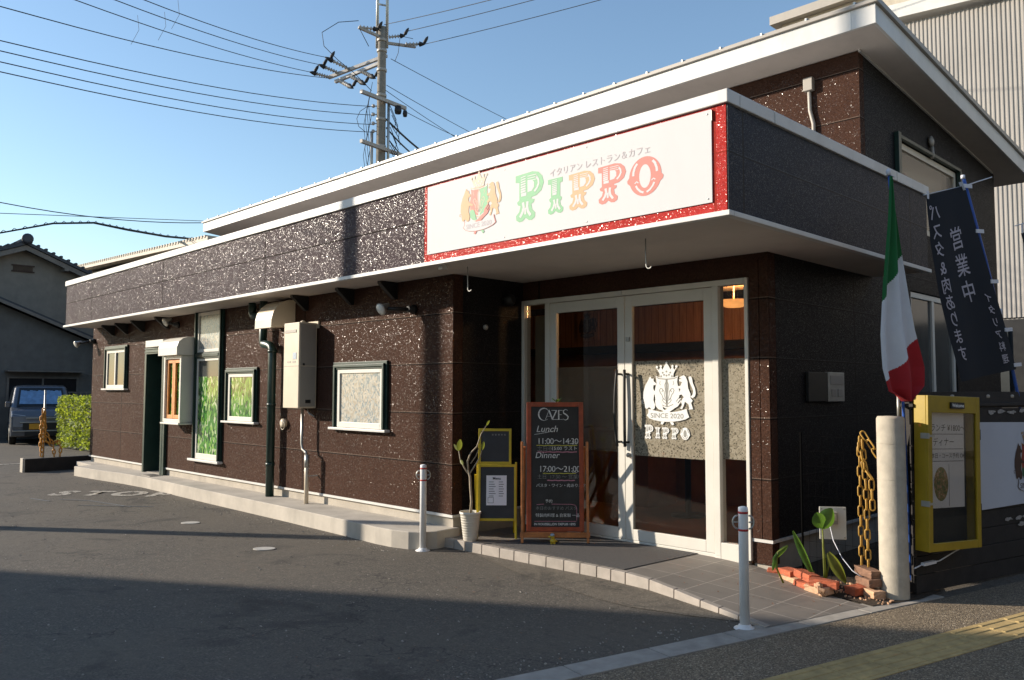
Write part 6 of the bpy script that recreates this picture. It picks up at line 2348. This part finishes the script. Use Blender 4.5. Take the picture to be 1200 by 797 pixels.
# ------------------------------------------------------------------ utility pole with its gear
UP = thing('utility_pole', 'concrete utility pole with crossarms and insulators rising behind the roof', 'utility pole', (-19.0, 10.75, 0))
U0 = Vector((-19.0, 10.75, 0))


def L_(p):
    return Vector(p) - U0


mb = MB()
mb.lathe([(0.19, 0), (0.135, 13.0), (0.13, 13.45), (0.02, 13.48)], (0, 0, 0), 20)
mb.build('shaft', 'poleconc', UP)
sd = Vector((0.703, 0.711, 0))
for s_ in (-0.16, 0.16):
    mb = MB()
    mb.tube([sd * s_ + Z * 12.75, sd * s_ + Z * 16.5], 0.05, 8)
    mb.build('top_tube', 'steel', UP)
mb = MB()
for z_ in (14.25, 15.2, 13.3, 12.9):
    mb.tube([sd * -0.2 + Z * z_, sd * 0.2 + Z * (z_ - 0.08)], 0.03, 6)
mb.build('brace', 'steel', UP)
mb = MB()
for z_ in (12.95, 12.6, 11.95, 11.1, 10.3, 9.4):
    mb.lathe([(0.165, 0), (0.17, 0.02), (0.17, 0.07), (0.165, 0.09)], (0, 0, z_), 16)
mb.build('band', 'cream_dark', UP)


def arm(a, b, w=0.10, mat='insul'):
    mb = MB()
    mb.bar(L_(a), L_(b), w, w)
    mb.build('crossarm', mat, UP)


arm((-21.25, 10.15, 12.21), (-18.90, 10.87, 12.5))
arm((-20.92, 10.21, 11.99), (-19.03, 10.69, 12.23))
arm((-18.59, 9.68, 10.91), (-18.89, 11.65, 10.92), 0.11, 'cream_dark')
arm((-18.57, 9.69, 9.32), (-19.06, 11.9, 9.33), 0.11, 'cream_dark')
arm((-19.14, 9.92, 13.23), (-19.0, 10.7, 13.10), 0.08, 'cream_dark')
arm((-18.71, 11.91, 13.05), (-19.0, 10.8, 12.95), 0.08, 'cream_dark')


def insul(a, b, k=4):
    """string of ceramic discs ending in a black rubber cone"""
    a, b = L_(a), L_(b)
    d = (b - a)
    n = d.length
    d.normalize()
    mb = MB()
    pr = []
    for i in range(k):
        h = n * 0.7 * i / k
        pr += [(0.03, h), (0.075, h + n * 0.05), (0.03, h + n * 0.10)]
    pr.append((0.03, n * 0.7))
    mb.lathe(pr, a, 10, d)
    ins = mb.build('insulator', 'insul', UP)
    mb = MB()
    mb.lathe([(0.03, n * 0.66), (0.09, n * 0.72), (0.05, n * 0.90), (0.02, n)], a, 10, d)
    mb.build('rubber_cone', 'blackrub', ins)
    mb = MB()
    e = a + d * n * 0.85
    mb.lathe([(0.02, 0), (0.06, 0.05), (0.05, 0.2), (0.015, 0.28)], e + Vector((0.04, 0.04, 0.02)), 8, Vector((0.35, 0.35, 0.87)).normalized())
    mb.build('jumper_cap', 'blackrub', ins)


insul((-21.18, 10.17, 12.20), (-21.4, 9.50, 12.27), 6)
insul((-20.80, 10.29, 12.27), (-21.1, 9.66, 12.49), 6)
insul((-20.36, 10.42, 12.32), (-20.69, 9.65, 12.62), 6)
insul((-20.78, 10.25, 12.02), (-19.95, 10.29, 11.53), 6)
insul((-20.30, 10.37, 12.08), (-19.60, 10.55, 11.62), 6)
insul((-19.80, 10.50, 12.13), (-19.23, 10.67, 11.77), 6)
insul((-19.14, 9.95, 13.25), (-18.98, 10.62, 13.32))
insul((-18.9, 10.95, 13.15), (-18.55, 11.35, 13.22))
insul((-18.71, 11.5, 13.02), (-18.25, 11.95, 13.02))
mb = MB()
for z_ in (10.80, 10.52, 10.22, 9.96):
    mb.lathe([(0.03, 0), (0.055, 0.02), (0.055, 0.09), (0.03, 0.11)], sd * -0.26 + Z * z_ - Z * 0.05, 8)
    mb.bar(sd * -0.26 + Z * z_, sd * -0.1 + Z * z_, 0.03)
mb.build('spool_rack', 'insul', UP)
mb = MB()
mb.tube([sd * 0.24 + Z * 11.0, sd * 0.24 + Z * 8.0], 0.045, 8)
mb.tube([sd * -0.30 + Z * 9.95, sd * -0.30 + Z * 8.0], 0.05, 8)
mb.build('conduit', 'steel', UP)
mb = MB()
for i in range(9):
    a = sd * (0.25 + 0.05 * (i % 3)) + Z * (10.9 - 0.2 * i)
    b = sd * (0.45 + 0.06 * (i % 4)) + Z * (10.1 - 0.2 * i)
    mb.tube([a, (a + b) / 2 + Vector((0.1, 0.1, -0.15)), b], 0.012, 5)
for i in range(10):
    x_ = -0.30 - 0.05 * (i % 4)
    mb.tube([sd * x_ + Z * (11.6 - 0.25 * i), sd * (x_ - 0.12) + Z * (10.9 - 0.25 * i), sd * (x_ - 0.05) + Z * (10.2 - 0.22 * i)], 0.009, 5)
mb.tube([sd * -0.3 + Z * 10.8] + [sd * (-0.3 - 0.5 * math.sin(t)) + Z * (10.35 + 0.45 * math.cos(t)) for t in (0.4, 0.9, 1.5, 2.1, 2.7)], 0.010, 5)
mb.tube([L_((-19.14, 9.92, 13.45)), L_((-19.5, 9.4, 13.35)), L_((-19.75, 8.95, 12.95)), L_((-19.7, 9.0, 12.5)), L_((-19.5, 9.4, 12.1)), L_((-19.3, 9.9, 11.75)), L_((-19.2, 10.5, 11.3))], 0.012, 5)
mb.tube([L_((-19.14, 9.92, 13.25)), L_((-19.1, 10.3, 12.7))], 0.012, 5)
mb.tube([L_((-18.71, 11.8, 13.3)), L_((-18.75, 11.3, 13.25)), L_((-18.85, 11.3, 12.7)), L_((-18.9, 11.2, 12.4))], 0.010, 5)
mb.build('loose_leads', 'wire', UP)
mb = MB()
mb.lathe([(0.10, 0), (0.12, 0.1), (0.10, 0.25)], sd * 0.55 + Z * 10.55, 10)
mb.lathe([(0.06, 0), (0.08, 0.1), (0.06, 0.2)], sd * 0.78 + Z * 10.45, 10)
mb.build('cable_closure', 'blackrub', UP)


def wire(a, b, label, r=0.011, sag=0.25, ext=0.0, mat='wire', name='overhead_wire', group='overhead wires'):
    """cable hanging from b (pole) to a, carried on past a by ext"""
    a, b = Vector(a), Vector(b)
    a2 = a + (a - b) * ext
    n = 18
    pts = []
    for i in range(n + 1):
        t = i / n
        p = b + (a2 - b) * t
        # keep the hang relative to the chord b..a
        tt = t * (1 + ext)
        p.z -= 4 * sag * tt * (1 - tt) if tt <= 1 else -sag * (tt - 1)
        pts.append(p)
    mb = MB()
    mb.tube(pts, r, 5)
    o = mb.build(name, mat)
    tag(o, label, 'wire', group)
    return o


wire((-15.32, 1.81, 10.03), (-20.69, 9.65, 12.62), 'uppermost of the three high wires leaving the double crossarm to the left', ext=0.5, sag=0.12)
wire((-15.25, 1.19, 9.79), (-21.1, 9.66, 12.49), 'middle one of the three high wires leaving the double crossarm to the left', ext=0.5, sag=0.12)
wire((-15.31, 0.43, 9.55), (-21.4, 9.50, 12.27), 'lowest of the three high wires leaving the double crossarm to the left', ext=0.5, sag=0.12)
wire((-14.15, -1.15, 8.49), (-20.21, 9.53, 11.73), 'single wire reaching the left border near its top, under the three high ones', ext=0.4, sag=0.18)
for (a, b, lab) in (((-14.18, -1.13, 7.87), (-19.24, 10.59, 10.81), 'first from the top of the four parallel low wires on the spool rack'),
                    ((-14.18, -1.12, 7.68), (-19.26, 10.60, 10.53), 'second from the top of the four parallel low wires on the spool rack'),
                    ((-14.19, -1.11, 7.48), (-19.27, 10.62, 10.22), 'third from the top of the four parallel low wires on the spool rack'),
                    ((-14.20, -1.10, 7.30), (-19.28, 10.63, 9.97), 'bottom one of the four parallel low wires on the spool rack')):
    wire(a, b, lab, ext=0.4, sag=0.22)
wire((-13.54, 10.52, 12.41), (-18.87, 10.73, 13.49), 'highest wire leaving the pole top to the right', ext=1.5, sag=0.02)
wire((-13.37, 12.08, 12.89), (-18.37, 11.26, 13.27), 'middle wire leaving the pole top to the right', ext=1.5, sag=0.02)
wire((-12.0, 13.46, 12.89), (-18.25, 11.95, 13.02), 'lowest wire leaving the pole top to the right', ext=1.5, sag=0.03)
wire((-21.19, 18.43, 12.77), (-18.76, 10.94, 12.37), 'top wire falling to the right behind the roof from the upper crossarm', ext=1.0, sag=0.02)
wire((-21.58, 16.67, 11.96), (-18.9, 10.88, 11.51), 'upper wire of the close pair falling right from the middle of the pole', ext=1.0, sag=0.02)
wire((-22.07, 16.19, 11.85), (-18.93, 10.87, 11.34), 'lower wire of the close pair falling right from the middle of the pole', ext=1.0, sag=0.02)
wire((-21.2, 15.68, 11.44), (-18.5, 11.36, 10.64), 'wire falling to the right from the end of the lower crossarm', ext=1.0, sag=0.02)
wire((-20.43, 13.72, 10.13), (-18.95, 10.93, 10.39), 'thick black cable dropping right from the pole, highest of three', r=0.035, ext=1.2, sag=0.05)
wire((-20.72, 13.44, 10.07), (-18.96, 10.94, 10.11), 'thick black cable dropping right from the pole, middle of three', r=0.028, ext=1.2, sag=0.05)
wire((-20.94, 13.22, 9.95), (-18.97, 10.95, 9.83), 'thick black cable dropping right from the pole, lowest of three', r=0.022, ext=1.2, sag=0.05)
wire((-22.29, 0.77, 6.51), (-23.33, 6.8, 6.99), 'thin low wire above the neighbouring house, the upper one', r=0.014, ext=1.0, sag=0.16, group='low cables over the house')
wire((-22.30, 0.78, 6.22), (-23.33, 6.79, 7.05), 'thin low wire above the neighbouring house crossing the upper one', r=0.010, ext=1.0, sag=0.0, group='low cables over the house')
mb = MB()
pts = [(-19.9, -1.9, 4.9), (-21.18, 0.55, 5.5), (-21.32, 1.8, 5.95), (-21.6, 2.91, 6.17), (-21.97, 3.96, 6.17), (-22.6, 5.3, 6.24), (-23.31, 6.86, 6.42), (-24.5, 9.5, 6.9)]
mb.tube(pts, [0.022, 0.022, 0.028, 0.032, 0.036, 0.036, 0.034, 0.03], 6)
k = mb.build('overhead_cable', 'wire')
tag(k, 'thick black lashed cable bowing above the neighbouring roof', 'cable', 'low cables over the house')
mb = MB()
for i in range(26):
    t = i / 26 * 5.2 + 1
    j = min(int(t), 5)
    f = t - j
    a = Vector(pts[j]) * (1 - f) + Vector(pts[j + 1]) * f
    b = a + (Vector(pts[j + 1]) - Vector(pts[j])) * 0.12
    mb.tube([a, (a + b) / 2 + Z * 0.06, b], 0.010, 4)
mb.build('lashing', 'wire', k)
mb = MB()
for (x, y_, z_) in ((-16.2, 2.9, 10.55), (-16.6, 2.75, 10.35), (-16.5, 2.1, 10.02)):
    mb.tube([(x, y_, z_ + 0.15), (x + 0.03, y_ + 0.03, z_ - 0.2), (x - 0.08, y_ - 0.1, z_ - 0.55)], 0.0045, 4)
tag(mb.build('wire_tail', 'wire'), 'short loose tails dangling from the three high wires near the top border', 'wire')

# ------------------------------------------------------------------ the street around (out of view, lights and shades the place)


def block(name, label, corner, size, rot, mat, wins=(4, 3)):
    T = thing(name, label, 'building', corner, rot)
    MB().box(0, size[0], 0, size[1], 0, size[2]).build('wall', mat, T)
    mb = MB()
    nx, nz = wins
    for i in range(nx):
        for j in range(nz):
            x = size[0] * (i + 0.25) / nx
            z_ = size[2] * (j + 0.3) / nz
            mb.box(x, x + size[0] * 0.45 / nx, -0.03, 0.0, z_, z_ + size[2] * 0.4 / nz)
            mb.box(x, x + size[0] * 0.45 / nx, size[1], size[1] + 0.03, z_, z_ + size[2] * 0.4 / nz)
    mb.build('window', 'darkglass', T)
    MB().box(-0.15, size[0] + 0.15, -0.15, size[1] + 0.15, size[2] + 0.002, size[2] + 0.25).build('roof_edge', 'cream_dark', T)
    return T


OFFS = 0.0
dirE = Vector((math.cos(R(31.5)), math.sin(R(31.5)), 0))
H1 = 6.6
P0 = Vector((-0.25, 0.1, 0)) - Vector((math.cos(R(AZ)), math.sin(R(AZ)), 0)) * ((H1 + 0.25) / math.tan(R(EL)))
pA = P0 - dirE * 26 - Vector((-dirE.y, dirE.x, 0)) * 9.15
block('apartment_block', 'beige flat roofed block across the car park behind the camera', (pA.x, pA.y, 0), (31.0, 9.0, H1), R(31.5), 'bldg', (9, 3))
a = st(-16, 9.5)
block('sky_blocker', 'unseen three storey building added across the street to block sky light', (a.x, a.y, 0), (9, 20, 8.5), -RD, 'stucco_d', (4, 3))  # out of view, added to block sky and keep the side facade dark
a = st(6, 9.5)
block('sky_blocker', 'lower unseen building added further along the street to darken the side wall', (a.x, a.y, 0), (9, 24, 4.6), -RD, 'stucco_d', (4, 4))  # also added unseen, kept low so the side fascia still mirrors sky
mb = MB()
mb.lathe([(0.135, 0), (0.075, 8.0), (0.06, 10.5), (0.02, 10.52)], (0, 0, 0), 18)
o = mb.build('lamp_pole', 'poleconc', loc=(-11.05, -5.0, 0))
tag(o, 'bare concrete pole in the car park left of the view whose shadow crosses the asphalt', 'pole')

random.seed(21)
mb = MB()   # grit, crumbs and dry leaf scraps on the tarmac
for i in range(900):
    k_ = random.random()
    if k_ < 0.35:
        t_ = random.uniform(-9, -0.2)
        p = st(t_, random.uniform(-0.28, -0.08) - abs(random.gauss(0, 0.05)))
    elif k_ < 0.6:
        p = Vector((random.uniform(-12, -3.5), 0.0 - abs(random.gauss(0, 0.10)), 0))
    else:
        p = Vector((random.uniform(-9, 0.0), random.uniform(-4.0, 0.0), 0))
    r_ = random.uniform(0.002, 0.007)
    mb.obox((p.x, p.y, r_ * 0.5), (r_ * 2, r_ * 1.5, r_), *[Vector(k) for k in Matrix.Rotation(random.uniform(0, 6), 3, Vector((0.2, random.random() * 0.4, 1)).normalized())])
g_ = mb.build('grit', 'kerb')
g_['kind'] = 'stuff'
mb = MB()
for i in range(60):
    p = Vector((random.uniform(-8, 0.0), random.uniform(-2.6, 0.1), 0.006)) if i > 20 else Vector((random.uniform(-0.9, 0.3), random.uniform(0.5, 1.2), 0.10))
    if i <= 20:
        p.z = ramp_z(p.x, p.y) + 0.004
    a_ = random.uniform(0, 6.28)
    leaf(mb, p, p + Vector((math.cos(a_), math.sin(a_), 0.2)) * random.uniform(0.012, 0.025), 0.012)
g_ = mb.build('leaf_litter', 'brick_d')
g_['kind'] = 'stuff'
# oil and tyre stains are in the asphalt itself; rain goods on the neighbouring house
mb = MB()
mb.tube([(0.30, 3.45, 4.66), (-9.2, 3.45, 4.66)], 0.06, 8)
mb.tube([(0.25, 3.45, 4.62), (0.10, 3.26, 4.3), (0.06, 3.24, 0.1)], 0.04, 8)
mb.build('gutter', 'housetrim', HO)
